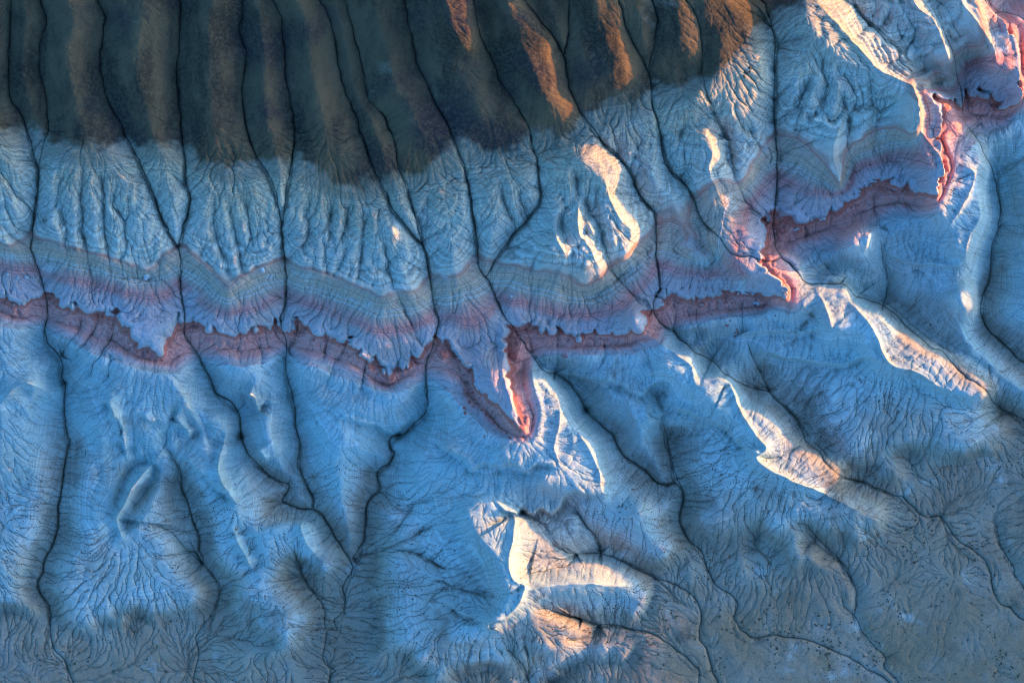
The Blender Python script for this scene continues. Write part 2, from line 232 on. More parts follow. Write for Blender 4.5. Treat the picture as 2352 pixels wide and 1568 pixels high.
# sunlit ground at the hour of the photograph: (strength, outline)
LIT = [
 (.8, T('B',(740,-200),(860,-200),(880,0),(895,120),(915,250),(930,360),(910,390),(860,310),(800,190),(760,0))),
 (.8, T('B',(1020,-200),(1100,0),(1190,70),(1260,170),(1330,270),(1400,370),(1430,480),(1450,630),(1520,740),(1500,800),(1430,680),(1350,580),(1320,460),(1270,330),(1210,200),(1150,90),(1090,0),(960,-200))),
 (.9, T('B',(1650,-200),(1720,-200),(1760,0),(1800,110),(1850,260),(1900,400),(1890,480),(1860,560),(1800,560),(1840,460),(1790,330),(1740,190),(1690,0))),
 (.7, T('C',(60,-200),(150,0),(190,50),(230,160),(255,300),(240,400),(200,430),(170,330),(140,150),(120,0))),
 (.8, T('C',(250,-200),(400,-200),(440,0),(560,100),(565,250),(530,290),(640,400),(635,500),(600,640),(550,760),(500,780),(470,640),(330,700),(220,690),(240,640),(350,560),(400,440),(390,330),(420,200),(330,200))),
 (1., T('C',(290,860),(350,940),(370,1080),(400,1110),(430,1330),(390,1360),(350,1200),(320,1130),(325,1000))),
 (1., T('C',(220,1370),(300,1420),(380,1568),'F',(400,140),(490,240),(560,270),(640,300),(700,300),(790,280),(870,330),(960,430),(1030,500),(930,570),(880,560),(820,530),(740,370),(700,340),(640,380),(540,320),(490,250),(300,60),(240,0))),
 (.8, T('F',(440,0),(540,80),(640,180),(675,240),(600,260),(530,250),(470,170),(400,90))),
 (1., T('F',(1050,520),(1000,430),(1190,440),(1230,540),(1300,590),(1440,640),(1530,740),(1700,850),(1900,950),(2080,1060),(2130,1140),(2050,1130),(1900,1080),(1700,980),(1570,930),(1520,945),(1470,940),(1360,840),(1380,760),(1300,680),(1190,700),(1110,705))),
 (.9, T('C',(950,20),(1000,-200),(1050,-200),(1150,0),(1220,90),(1290,200),(1400,290),(1510,350),(1510,410),(1580,470),(1600,540),(1700,620),(1800,650),(1920,850),(1880,900),(1800,880),(1780,850),(1815,1060),(1800,1180),(1755,1290),(1740,1100),(1700,1000),(1650,900),(1660,790),(1620,700),(1610,620),(1500,580),(1430,500),(1250,430),(1150,400),(1000,250),(940,200))),
 (.7, T('C',(1820,950),(1890,1030),(2000,1110),(1990,1200),(1860,1450),(1800,1400),(1765,1290),(1815,1180))),
 (.6, T('C',(1900,850),(2030,930),(2080,1080),(2090,1170),(2065,1150),(2000,1050),(1900,980))),
 (.7, T('C',(2000,1150),(2060,1300),(2040,1400),'F',(2040,20),(1990,140),(1965,290),(1900,200),(1880,100),(1900,0),(1850,-80))),
 (.7, T('C',(1520,-200),(1600,-200),(1650,0),(1700,100),(1800,220),(1815,290),(1860,400),(1850,500),(1820,450),(1770,350),(1780,290),(1700,180),(1640,100))),
 (.7, T('C',(1820,-200),(1980,-200),(2050,0),(2130,100),(2200,200),(2260,380),(2260,480),(2180,470),(2120,450),(2090,320),(2030,200),(1900,50))),
 (.6, T('C',(2180,170),(2300,140),(2352,250),(2600,400),(2600,700),(2352,600),(2290,700),(2220,850),(2290,640),(2300,560),(2260,350))),
 (1., T('E',(1440,90),(1500,200),(1530,280),(1500,290),(1440,200))),
 (1., T('E',(1560,-30),(1640,80),(1690,230),(1730,300),(1730,360),(1700,400),(1650,300),(1620,200))),
 (1., T('B',(1770,1240),(1860,1360),(1950,1460),(1940,1530),'E',(1880,265),(1870,170),(1800,30))),
 (.7, T('B',(1700,970),(1850,1060),(1860,1200),(1750,1170),(1560,1000))),
 (.8, T('E',(1910,610),(1990,640),(2015,730),(1970,720))),
 (1., T('E',(1030,950),(1100,960),(1140,1060),(1160,1060),(1220,1110),(1280,1190),(1370,1180),(1470,1145),(1480,1260),(1550,1340),(1610,1380),(1660,1450),'H',(1650,0),(1730,200),(1765,355),(1700,340),(1600,200),(1500,190),(1480,150),(1500,60),(1440,0),'E',(1400,1480),(1300,1400),(1250,1370),(1200,1330),(1160,1180),(1060,1060))),
 (.7, T('C',(2260,150),(2400,60),(2600,-100),(2650,700),(2400,560),(2352,640),(2300,700),(2310,560),(2330,400))),
 (.6, T('E',(1290,1010),(1370,1000),(1470,1145),(1370,1180),(1280,1190))),
 (.5, T('H',(1500,180),(1620,200),(1710,330),(1600,320),(1400,300),(1050,390),(1250,320))),
 (.45, T('E',(1080,1480),(1330,1400),(1450,1500),'H',(1480,160),(1250,150),(1020,110))),
 (.9, T('F',(20,900),(100,890),(210,870),(240,960),(270,1080),(180,1030),(120,980))),
 (1., T('F',(280,1060),(430,1010),(490,1100),(540,1200),(640,1250),(710,1260),(780,1350),(900,1470),(1060,1568),'I',(1080,170),(1190,260),(1000,330),(860,270),(720,220),(660,130),(630,100),(700,70),'F',(700,1470),(620,1370),(540,1260),(430,1230),(340,1150))),
 (1., T('H',(890,430),(1080,430),(1200,490),(1290,600),(1420,680),(1540,790),(1580,820),(1700,850),(1900,910),(1970,960),(1850,960),(1600,980),(1420,960),(1370,1020),(1290,1100),(1170,1200),(1030,1215),(1170,1110),(1210,950),(1170,900),(1140,750),(1060,680),(950,560))),
 (.25, T('H',(900,440),(960,560),(1060,680),(1140,760),(1170,900),(1200,960),(1160,1100),(1030,1210),(780,1060),(800,960),(930,900),(940,700))),
 (.4, T('H',(1280,1200),(1300,1100),(1450,1140),(1700,1215),(1650,1290),(1500,1400),(1400,1370))),
 (.7, T('H',(1920,430),(2030,430),(2045,490),(1990,510))),
 (.7, T('F',(1900,470),(2000,430),(2010,600),(1990,660),(1960,620))),
 (1., T('E',(395,80),(430,80),(450,120),(430,150),(405,130))),
 (.7, T('F',(1210,130),(1330,80),(1355,120),(1310,250),(1220,210))),
]

# low scarps of hard white clay, upper side towards the top of the picture
LEDGES = [
 (1.5, T('H',(640,0),(760,80),(880,150),(910,215),(1000,175),(1100,190),(1180,180),(1260,215),(1340,175),(1420,190),(1485,205))),
 (1.5, T('H',(1050,400),(1110,460),(1200,485),(1240,468),(1310,500),(1360,460),(1430,495),(1500,400),(1580,350),(1660,370),(1760,360))),
 (1.0, T('F',(560,770),(680,740),(830,730),(960,740),(1100,700))),
 (1.6, T('F',(620,880),(700,870),(830,900),(950,920),(1100,945),(1200,950),(1330,900),(1470,940))),
 (1.2, T('E',(1340,960),(1500,1010),(1700,1040),(1850,1070),(2000,1140),(2060,1080),(2200,1020))),
 (1.3, T('E',(80,1270),(200,1310),(300,1330),(420,1390),(500,1330),(600,1290))),
 (1.4, T('H',(760,1060),(860,1130),(950,1160),(1030,1210),(1050,1170),(1130,1160),(1170,1105))),
 (1.1, T('F',(1440,230),(1600,300),(1750,315),(1900,320),(1960,290))),
 (1.5, T('D',(650,1160),(700,1220),(760,1330),(785,1520))),
 (1.2, T('F',(40,1190),(250,1270),(450,1350),(600,1500),(690,1470))),
 (1.2, T('D',(1530,1110),(1600,1160),(1640,1235),(1690,1150))),
 (1.2, T('D',(1090,1270),(1150,1330),(1205,1400))),
 (1.0, T('D',(900,1250),(960,1310),(1000,1280))),
 (1.4, T('G',(1150,130),(1300,250),(1400,340),(1505,420))),
 (1.0, T('C',(1360,480),(1380,680),(1280,740),(1200,690))),
 (1.0, T('C',(990,480),(950,640),(880,850),(800,830))),
 (1.0, T('C',(1180,600),(1180,720),(1100,820),(1040,740))),
]
PITS = [T('F',(1197,415)), T('F',(445,990)), T('D',(1515,1395)), T('E',(440,1388)), T('H',(1240,478)), T('D',(385,1060)), T('E',(1650,1235))]
# ---- the relief: beds, gullies, crests, rills ----
PX = 0.12                      # metres per survey unit
STEP = 2.0
U0, V0, NU, NV = -80.0, -80.0, 1331, 914
U = U0 + STEP * np.arange(NU); V = V0 + STEP * np.arange(NV)

def rnd(seed): return np.random.RandomState(seed)

def vnoise(us, vs, scale, seed):
    """smooth lattice noise in -1..1 on the grid us x vs (survey units)"""
    lat = rnd(seed).uniform(-1, 1, (256, 256))
    x = np.asarray(us) / scale + 1000.0; y = np.asarray(vs) / scale + 1000.0
    xi = np.floor(x).astype(int); yi = np.floor(y).astype(int)
    fx = x - xi; fy = y - yi
    fx = fx * fx * (3 - 2 * fx); fy = (fy * fy * (3 - 2 * fy))[:, None]
    a = lat[np.ix_(yi % 256, xi % 256)]; b = lat[np.ix_(yi % 256, (xi + 1) % 256)]
    c = lat[np.ix_((yi + 1) % 256, xi % 256)]; d = lat[np.ix_((yi + 1) % 256, (xi + 1) % 256)]
    return (a * (1 - fx) + b * fx) * (1 - fy) + (c * (1 - fx) + d * fx) * fy

def fbm(us, vs, scale, octs, seed, gain=.5):
    s = 0; a = 1.0
    for i in range(octs):
        s = s + a * vnoise(us, vs, scale, seed + i); scale /= 2.03; a *= gain
    return s

def fold(x, lo, hi, near_side, far_side, lim=900.0):
    """ground just beyond the survey repeats its last stretch the other way round"""
    x = np.asarray(x, float)
    return np.where(x < lo, lo + near_side * np.minimum(lo - x, lim), np.where(x > hi, hi - far_side * np.minimum(x - hi, lim), x))

def blur(a, sig):
    """gaussian by three box passes"""
    r = max(1, int(round(sig * 0.98)))
    for ax in (0, 1):
        for _ in range(3):
            p = np.take(a, np.clip(np.arange(-r - 1, a.shape[ax] + r), 0, a.shape[ax] - 1), axis=ax)
            c = np.cumsum(p, axis=ax)
            n = a.shape[ax]
            hi = np.take(c, np.arange(2 * r + 1, 2 * r + 1 + n), axis=ax); lo = np.take(c, np.arange(0, n), axis=ax)
            a = (hi - lo) / (2 * r + 1)
    return a

def sstep(a, b, x):
    t = np.clip((x - a) / (b - a), 0, 1); return t * t * (3 - 2 * t)

def resample(a, u0, v0, st, us, vs):
    x = np.clip((np.asarray(us) - u0) / st, 0, a.shape[1] - 1.001); y = np.clip((np.asarray(vs) - v0) / st, 0, a.shape[0] - 1.001)
    xi = x.astype(int); yi = y.astype(int); fx = x - xi; fy = (y - yi)[:, None]
    r0 = a[yi]; r1 = a[yi + 1]
    return (r0[:, xi] * (1 - fx) + r0[:, xi + 1] * fx) * (1 - fy) + (r1[:, xi] * (1 - fx) + r1[:, xi + 1] * fx) * fy

def dense(p, gap, wig=0.0, seed=0):
    """Catmull-Rom through p, points every `gap`, with a little meander"""
    p = np.vstack([2 * p[0] - p[1], p, 2 * p[-1] - p[-2]]); out = []
    for i in range(1, len(p) - 2):
        n = max(1, int(np.hypot(*(p[i + 1] - p[i])) / gap)); t = (np.arange(n) / n)[:, None]
        a, b, c, d = p[i - 1], p[i], p[i + 1], p[i + 2]
        out.append(0.5 * (2 * b + (c - a) * t + (2 * a - 5 * b + 4 * c - d) * t * t + (3 * b - a - 3 * c + d) * t ** 3))
    out.append(p[-2:-1]); q = np.vstack(out)
    if wig:
        r = rnd(seed); w = r.normal(0, 1, q.shape)
        k = np.array([.25, .5, .25]); w = np.stack([np.convolve(w[:, j], k, 'same') for j in (0, 1)], 1)
        q = q + w * wig
    return q

def near(lines, cap):
    """distance (survey units) from every core node to the nearest line, which line, and how far along it (0..1)"""
    D = np.full((NV, NU), cap, np.float32); W = np.full((NV, NU), -1, np.int16); L = np.zeros((NV, NU), np.float32)
    for k, q in enumerate(lines):
        n = len(q) - 1
        for i in range(n):
            a, b = q[i], q[i + 1]
            i0 = max(0, int((min(a[0], b[0]) - cap - U0) / STEP)); i1 = min(NU, int((max(a[0], b[0]) + cap - U0) / STEP) + 2)
            j0 = max(0, int((min(a[1], b[1]) - cap - V0) / STEP)); j1 = min(NV, int((max(a[1], b[1]) + cap - V0) / STEP) + 2)
            if i0 >= i1 or j0 >= j1: continue
            x = U[i0:i1] - a[0]; y = (V[j0:j1] - a[1])[:, None]; e = b - a
            t = np.clip((x * e[0] + y * e[1]) / max(e @ e, 1e-9), 0, 1)
            d = np.sqrt((x - t * e[0]) ** 2 + (y - t * e[1]) ** 2)
            s = D[j0:j1, i0:i1]; m = d < s
            s[m] = d[m]; W[j0:j1, i0:i1][m] = k; L[j0:j1, i0:i1][m] = ((i + t) / n)[m]
    return D, W, L

def scarp(q, w):
    """+1 just above the line q fading to 0, -1 just below"""
    D = np.full((NV, NU), 5.0 * w); G = np.zeros((NV, NU)); cap = 5.0 * w; n = len(q) - 1
    for i in range(n):
        a, b = q[i], q[i + 1]
        i0 = max(0, int((min(a[0], b[0]) - cap - U0) / STEP)); i1 = min(NU, int((max(a[0], b[0]) + cap - U0) / STEP) + 2)
        j0 = max(0, int((min(a[1], b[1]) - cap - V0) / STEP)); j1 = min(NV, int((max(a[1], b[1]) + cap - V0) / STEP) + 2)
        if i0 >= i1 or j0 >= j1: continue
        x = U[i0:i1] - a[0]; y = (V[j0:j1] - a[1])[:, None]; e = b - a
        t0 = (x * e[0] + y * e[1]) / max(e @ e, 1e-9); t = np.clip(t0, 0, 1)
        d = np.sqrt((x - t * e[0]) ** 2 + (y - t * e[1]) ** 2); s = D[j0:j1, i0:i1]; m = d < s - 1e-6
        end = np.clip(6 * np.minimum((i + t) / n, 1 - (i + t) / n), 0, 1)
        s[m] = d[m]; G[j0:j1, i0:i1][m] = (np.tanh(-(e[0] * y - e[1] * x) / np.hypot(*e) / 3.5) * np.exp(-d / w) * end)[m]
    return G

def inside(poly, us, vs):
    x = np.asarray(us)[None, :]; y = np.asarray(vs)[:, None]; c = np.zeros((y.shape[0], x.shape[1]), bool)
    n = len(poly)
    for i in range(n):
        (x1, y1), (x2, y2) = poly[i], poly[(i + 1) % n]
        if y1 == y2: continue
        c ^= ((y1 > y) != (y2 > y)) & (x < (x2 - x1) * (y - y1) / (y2 - y1) + x1)
    return c

def solve_beds():
    """height in the pile of beds: harmonic between the traced outcrop lines"""
    lines = [(lv, dense(l, 3.0)) for lv, ls in LEVELS for l in ls]
    top = np.array([[-80, -76], [1750, -76]], float); lines.append((0.2, dense(np.vstack([top[:1], top.mean(0)[None], top[1:]]), 3.0)))
    f = None
    for st in (16.0, 8.0, 4.0):
        nu = int((U[-1] - U0) / st) + 2; nv = int((V[-1] - V0) / st) + 2
        s = np.zeros((nv, nu)); c = np.zeros((nv, nu))
        for lv, q in lines:
            i = np.round((q[:, 0] - U0) / st).astype(int); j = np.round((q[:, 1] - V0) / st).astype(int)
            m = (i >= 0) & (i < nu) & (j >= 0) & (j < nv)
            np.add.at(s, (j[m], i[m]), lv); np.add.at(c, (j[m], i[m]), 1)
        fix = c > 0; val = s[fix] / c[fix]
        f = np.full((nv, nu), 8.0) if f is None else resample(f, U0, V0, st * 2, U0 + st * np.arange(nu), V0 + st * np.arange(nv))
        for _ in range(900 if st == 16 else 250 if st == 8 else 120):
            f[fix] = val
            p = np.pad(f, 1, 'edge'); f = .25 * (p[:-2, 1:-1] + p[2:, 1:-1] + p[1:-1, :-2] + p[1:-1, 2:])
        f[fix] = val
    f = blur(f, 1)
    return resample(f, U0, V0, 4.0, U, V)

def droplets(z, n, steps, seed, weight, inertia=.35):
    """run-off: n drops walk downhill, returns how often each node was crossed"""
    r = rnd(seed); cnt = np.zeros(NU * NV, np.float32)
    zs = blur(z, 1); gy, gx = np.gradient(zs); gx = gx.astype(np.float32).ravel(); gy = gy.astype(np.float32).ravel()
    x = r.uniform(2, NU - 4, n * 2).astype(np.float32); y = r.uniform(2, NV - 4, n * 2).astype(np.float32)
    keep = r.uniform(0, 1, n * 2) < weight[y.astype(int), x.astype(int)]
    x = x[keep][:n]; y = y[keep][:n]; dx = np.zeros_like(x); dy = np.zeros_like(y)
    for k in range(steps):
        xi = x.astype(np.int32); yi = y.astype(np.int32); b = yi * NU + xi; fx = x - xi; fy = y - yi
        w00 = (1 - fx) * (1 - fy); w10 = fx * (1 - fy); w01 = (1 - fx) * fy; w11 = fx * fy
        hx = gx[b] * w00 + gx[b + 1] * w10 + gx[b + NU] * w01 + gx[b + NU + 1] * w11
        hy = gy[b] * w00 + gy[b + 1] * w10 + gy[b + NU] * w01 + gy[b + NU + 1] * w11
        l = np.sqrt(hx * hx + hy * hy) + 1e-6
        dx = dx * inertia - hx / l * (1 - inertia); dy = dy * inertia - hy / l * (1 - inertia)
        l2 = np.sqrt(dx * dx + dy * dy) + 1e-6; x = x + dx / l2 * .9; y = y + dy / l2 * .9
        ok = (x > 2) & (x < NU - 4) & (y > 2) & (y < NV - 4) & (l > .004)
        if k > 3:
            cnt += np.bincount((np.round(y[ok]).astype(np.int32) * NU + np.round(x[ok]).astype(np.int32)), minlength=NU * NV).astype(np.float32)
        x, y, dx, dy = x[ok], y[ok], dx[ok], dy[ok]
    return cnt.reshape(NV, NU)

def rill_net(zs, gap, seed, rounds=46, batch=2600, steps=85):
    """a net of fine rills: threads of water run down zs, keep `gap` cells apart at their heads and stop where they join another"""
    r = rnd(seed); gy, gx = np.gradient(zs); l = np.hypot(gx, gy) + 1e-9
    dx = (-gx / l).astype(np.float32).ravel(); dy = (-gy / l).astype(np.float32).ravel()
    occ = np.zeros(NV * NU, np.float32); gapf = gap.ravel()
    ok = np.flatnonzero((gapf < 90)); wt = 1.0 / gapf[ok] ** 1.5; cum = np.cumsum(wt); cum /= cum[-1]
    for k in range(rounds):
        st = ok[np.searchsorted(cum, r.uniform(0, 1, batch))]; x = (st % NU).astype(np.float32); y = (st // NU).astype(np.float32)
        g = gapf[st]; free = np.ones(batch, bool)
        for a in np.arange(0, 6.28, .79):                       # is another rill too near the head?
            for f in (.35, .7, 1.0):
                xi = np.clip(x + g * f * math.cos(a), 0, NU - 1).astype(int); yi = np.clip(y + g * f * math.sin(a), 0, NV - 1).astype(int); free &= occ[yi * NU + xi] < .5
        x = x[free]; y = y[free]; n = len(x)
        # thin the batch itself
        key = (np.floor(x / np.maximum(g[free], 2)) * 4096 + np.floor(y / np.maximum(g[free], 2))).astype(np.int64); _, first = np.unique(key, return_index=True); x = x[first]; y = y[first]
        ang = r.normal(0, .25, len(x)).astype(np.float32); new = []; mine = []; live = np.ones(len(x), bool); alive = np.arange(len(x))
        for s in range(steps):
            if not len(x): break
            b = y.astype(np.int32) * NU + x.astype(np.int32)
            new.append(b); cx, sy = dx[b], dy[b]; c, sn = np.cos(ang), np.sin(ang)
            x = x + cx * c - sy * sn; y = y + cx * sn + sy * c
            ang = .82 * ang + r.normal(0, .20, len(x)).astype(np.float32)
            nb = np.clip(y, 0, NV - 1).astype(np.int32) * NU + np.clip(x, 0, NU - 1).astype(np.int32)
            keep = (x > 1) & (x < NU - 2) & (y > 1) & (y < NV - 2) & (occ[nb] < .5) & (gapf[nb] < 90) & (r.uniform(0, 1, len(x)) > .006)
            x, y, ang = x[keep], y[keep], ang[keep]
        if new: occ[np.concatenate(new)] = 1.0
    return occ.reshape(NV, NU)

ZS = np.array([-1, 0, 1, 2, 3, 3.85, 4.0, 4.12, 5.0, 5.05, 6.0, 6.97, 7.06, 8.0, 9.5, 9.65, 10.9, 11.05, 13, 15, 17], float)
ZM = np.array([64, 56, 46, 37.5, 32.5, 26.8, 25.4, 24.7, 22.2, 21.8, 19.8, 18.4, 15.6, 12.2, 8.6, 7.7, 4.9, 4.2, 1.2, -.4, -1.2], float)


def sunline(z, us, vs, st):
    """height of the shadow surface over each node of an even grid, and where its caster stands"""
    nv, nu = z.shape; ds = st * PX / math.cos(SUN_TURN); drop = math.tan(SUN_EL) * ds; sh = math.tan(SUN_TURN)
    H = np.full((nv, nu), -1e3); ci = np.zeros((nv, nu), int); cj = np.zeros((nv, nu), int)
    jj = np.arange(nv); src = jj - sh; s0 = np.clip(np.floor(src).astype(int), 0, nv - 1); s1 = np.clip(s0 + 1, 0, nv - 1); f = src - np.floor(src)
    f = np.where(src < 0, 0, f)
    for i in range(nu - 2, -1, -1):
        up = np.maximum(H[:, i + 1], z[:, i + 1]); own = z[:, i + 1] >= H[:, i + 1]
        ai = np.where(own, i + 1, ci[:, i + 1]); aj = np.where(own, jj, cj[:, i + 1])
        H[:, i] = up[s0] * (1 - f) + up[s1] * f - drop
        n = np.where(f > .5, s1, s0); ci[:, i] = ai[n]; cj[:, i] = aj[n]
    return H, ci, cj

def far_height(us, vs):
    """ground beyond the surveyed frame: the brown hill goes on above, the plain below, low hills added sunward to shade the low ground"""
    u = np.asarray(us)[None, :]; v = np.asarray(vs)[:, None]
    n = 7 * fbm(us, vs, 900, 4, 77) + 2.5 * fbm(us, vs, 160, 3, 79)
    hill = 34 * sstep(-100, -2600, v) * (1 - .6 * sstep(1500, 4500, u))
    shade_hills = 24 * np.exp(-((u - 3500 - .2 * v) / 700.0) ** 2) * sstep(3500, 1200, v)  # unseen rise put in to keep the low sun off the lower ground
    return n + hill + shade_hills + .014 * PX * (u - np.clip(u, -80, 2580))
def build_relief():
    t0 = time.time()
    S = solve_beds()
    # beds are a little uneven; the brink is scalloped
    gy, gx = np.gradient(blur(S, 4), STEP); gS = np.clip(np.hypot(gx, gy), 0, .03)
    S = S + 5.0 * gS * fbm(U, V, 46, 3, 5) * sstep(1.5, 3, S) + 11.0 * gS * fbm(U, V, 130, 2, 9) * (sstep(2.2, 3, S) - sstep(3.6, 4, S) + sstep(8.5, 9.5, S))
    S = S + .55 * fbm(U, V, 170, 3, 12) * sstep(11.6, 12.8, S)
    brink = sstep(6.3, 6.9, S) * (1 - sstep(7.3, 7.9, S))
    brink = brink * (1 - .9 * np.exp(-((U[None, :] - 1262) / 38.0) ** 2 - ((V[:, None] - 990) / 85.0) ** 2))
    S = S + brink * gS * (24 * (.30 - np.abs(vnoise(U, V, 30, 15))) + 7 * (.33 - np.abs(vnoise(U, V, 12, 16))))
    bed = lambda lo, hi, w: sstep(lo - w, lo, S) * (1 - sstep(hi, hi + w, S))
    z0 = np.interp(S, ZS, ZM) + .014 * PX * (U[None, :] - 1250); z = z0.copy()
    gl = [dense(q, 7.0, 1.7, 30 + i) for i, (_, q) in enumerate(GULLIES)]
    size = np.array([g for g, _ in GULLIES] + [0.0])
    D, W, L = near(gl, 230.0); gs = size[W]
    inner = np.array([float(q[0, 1] > 0 and q[0, 0] > 0) for _, q in GULLIES] + [0.0])[W]
    head = inner * (1 - sstep(.0, .30, L))
    big = [i for i, (g, _) in enumerate(GULLIES) if g >= .65]; inb = np.array([float(GULLIES[i][1][0, 1] > 0 and GULLIES[i][1][0, 0] > 0) for i in big] + [0.0])
    DB, WB, LB = near([gl[i] for i in big], 230.0); Db = blur(DB + 90 * inb[WB] * (1 - sstep(0, .35, LB)), 2)
    ribh = 6.2 * (1 - sstep(1.6, 2.6, S)) + 4.6 * bed(2.6, 4.0, .8) + 2.0 * bed(4.6, 7.8, .6) + 6.4 * bed(8.4, 12.0, .8) + .9 * sstep(12.2, 13.2, S)
    ribl = 44 + 10 * (1 - sstep(1.6, 2.6, S)) - 10 * bed(3, 8, .8) + 14 * sstep(8.3, 9, S)
    z = z + ribh * (1 - np.exp(-(Db / ribl) ** 1.55))
    z = z - 1.1 * np.exp(-(blur(D, 1) / 17.0) ** 1.5) * (gs < .65) * (1 - head)
    guide = blur(z, 4) + .5 * blur(z0, 8)
    fl = [dense(q, 8.0, 1.2, 300 + i) for i, q in enumerate(FLUTES)]
    DF, WF, LF = near(fl, 60.0)
    z = z - 1.5 * np.exp(-(blur(DF, 3) / 18.0) ** 1.4) * np.sin(np.pi * np.clip(LF, .02, .98)) ** .5 * sstep(1.9, 2.6, S)
    for h, w, q in RIDGES:
        d, _, l = near([dense(q, 8.0, 1.5, int(w * 7 + h * 31))], w * 4.0)
        z = z + (1.9 + .8 * (q[:, 0].mean() < 900)) * h * (np.exp(-d / w) - math.exp(-4)) * (.35 + .65 * sstep(0, .3, np.minimum(l, 1 - l)))
    z = z + .8 * fbm(U, V, 90, 3, 21) * sstep(2, 2.6, S) * (1 - .55 * sstep(8.2, 9, S)) * (1 - .4 * sstep(12, 13, S)) + .7 * fbm(U, V, 70, 2, 28) * (1 - sstep(2, 2.6, S))
    # run-off carves flutes before the hard beds stand out as ledges
    power0 = .85 * bed(2.5, 3.9, .3) + .12 * bed(8.3, 12.4, .4)
    for k in range(3):
        c = droplets(z, 90000, 70, 80 + k, np.clip(.2 + power0, 0, 1))
        z = z - .35 * blur(np.minimum(np.log1p(c / 3.0), 3.2), 2.5) * power0
    # hard beds: ledges that follow the true level
    lv = z - .012 * (U[None, :] - 1250) * PX + .25 * fbm(U, V, 60, 2, 33)
    for per, a, lo, hi in ((2.3, .40, 2.8, 4.0), (2.9, .10, 8.2, 11.2)):
        f = lv / per; fr = f - np.floor(f)
        z = z + a * (sstep(0, 1, np.clip((fr - .55) / .40, 0, 1)) - fr) * per * .62 * bed(lo, hi, .25)
    for h, q in LEDGES: z = z + 1.0 * h * scarp(dense(q, 7.0, 2.4, int(q[0, 0])), 17.0)
    hp = z - blur(z, 34); z = z + hp * (.85 * bed(8.6, 12.3, .6) + .15 * bed(2.6, 3.9, .4) + .15 * (1 - sstep(1.6, 2.4, S)))
    z = z + fill_hollows(z)
    lift = blur(z - z0, 1.5)
    print('base', time.time() - t0)
    z = light_the_crests(z, S)
    print('lit', time.time() - t0)
    # rills
    base = z.copy()
    n1 = .5 + .5 * fbm(U, V, 120, 2, 55)
    gap = np.full_like(z, 99.0)
    def zone(m, g): gap[:] = np.where(m > .5, np.minimum(gap, g), gap)
    zone(bed(2.0, 3.3, .1), 3.8); zone(bed(3.3, 3.95, .1), 5.5); zone(bed(4.1, 6.85, .1), 4.6); zone(bed(7.05, 8.3, .1), 9.0)
    zone(bed(8.05, 9.4, .1), 4.2); zone(bed(10.6, 14.6, .1), 4.6 + 5.0 * np.clip(1.1 - n1, 0, 1) + 9.0 * sstep(12.9, 14.4, S)); zone(bed(9.4, 10.6, .1), 6.5); zone(1 - sstep(1.9, 2, S), 10.0)
    low = sstep(8.1, 8.8, S); rl = rill_net((.6 * blur(z, 3) + .8 * blur(guide, 3)) * (1 - low) + (.3 * (1 - .7 * sstep(12, 13, S)) * blur(z, 3) + blur(guide, 5)) * low, gap, 7)
    rs_ = .80 * bed(2.0, 3.9, .1) + .75 * bed(4.1, 6.85, .1) + .75 * bed(7.05, 8.3, .1) + .95 * bed(8.3, 10.8, .1) + (1.0 - .5 * sstep(12.8, 14, S)) * bed(10.9, 14.6, .3) + .55 * (1 - sstep(1.9, 2, S))
    rl = np.minimum(rl * rs_, 1); rw = .55 * rl + .45 * blur(rl, 1) * 2.0
    z = z - .36 * rw
    z = z + (.05 + .05 * (1 - sstep(2, 2.2, S))) * fbm(U, V, 9, 2, 41) + (.07 + .07 * sstep(3.9, 4.3, S)) * fbm(U, V, 26, 2, 43)
    power = .25 * (1 - sstep(1.6, 2.1, S)) + .55 * bed(2.0, 3.9, .2) + .4 * bed(4.1, 6.9, .15) + .3 * bed(7.05, 8.0, .1) \
        + (.05 + .12 * np.clip(n1, 0, 1)) * bed(8.1, 10.8, .3) + .2 * bed(11, 13, .3) + .25 * sstep(13, 13.6, S)
    flow = np.zeros_like(z)
    for k in range(3):
        c = droplets(z, 150000, 90, 60 + k, np.clip(.25 + power, 0, 1))
        cut = np.minimum(np.log1p(c / 3.0), 3.2)
        cut = .7 * cut + .3 * blur(cut, 1)
        z = z - .12 * cut * power
        flow = .5 * flow + .5 * cut
    flow = np.maximum(np.clip(flow / 2.9, 0, 1) * .85, np.clip(.80 * rl + .35 * blur(rl, 1), 0, 1))
    print('rills', time.time() - t0)
    # the gully beds themselves
    wid = 1.5 + 2.1 * gs
    gs = gs * (.72 + .5 * np.abs(fbm(U, V, 60, 2, 91)))
    gs = gs * (1 - head)
    dep = (1.1 * gs) * (1 - .25 * sstep(11.5, 13, S))
    z = z - dep * np.exp(-(D / wid) ** 1.3)
    for q in PITS:
        r2_ = (U[None, :] - q[0, 0]) ** 2 + (V[:, None] - q[0, 1]) ** 2; z = z - 3.2 * np.exp(-r2_ / 90.0)
    cut = np.clip(base - z, -1, 4)
    Sc = S + .10 * (blur(cut, 1) - .35) * bed(2.2, 12, .5)
    dz = np.interp(S, .5 * (ZS[1:] + ZS[:-1]), np.minimum(np.diff(ZM) / np.diff(ZS), -1.5))
    Sc = Sc + np.clip(.55 * (lift - blur(lift, 40)) / dz, -.8, .8) * (bed(2.6, 3.75, .2) + bed(8.6, 12.2, .5))
    Sc = np.where(S > 8.3, np.maximum(Sc, 8.25), np.where(S < 3.9, np.minimum(Sc, 3.92), Sc))
    print('done', time.time() - t0)
    return z, S, Sc, flow, D, W, L, gs, DF

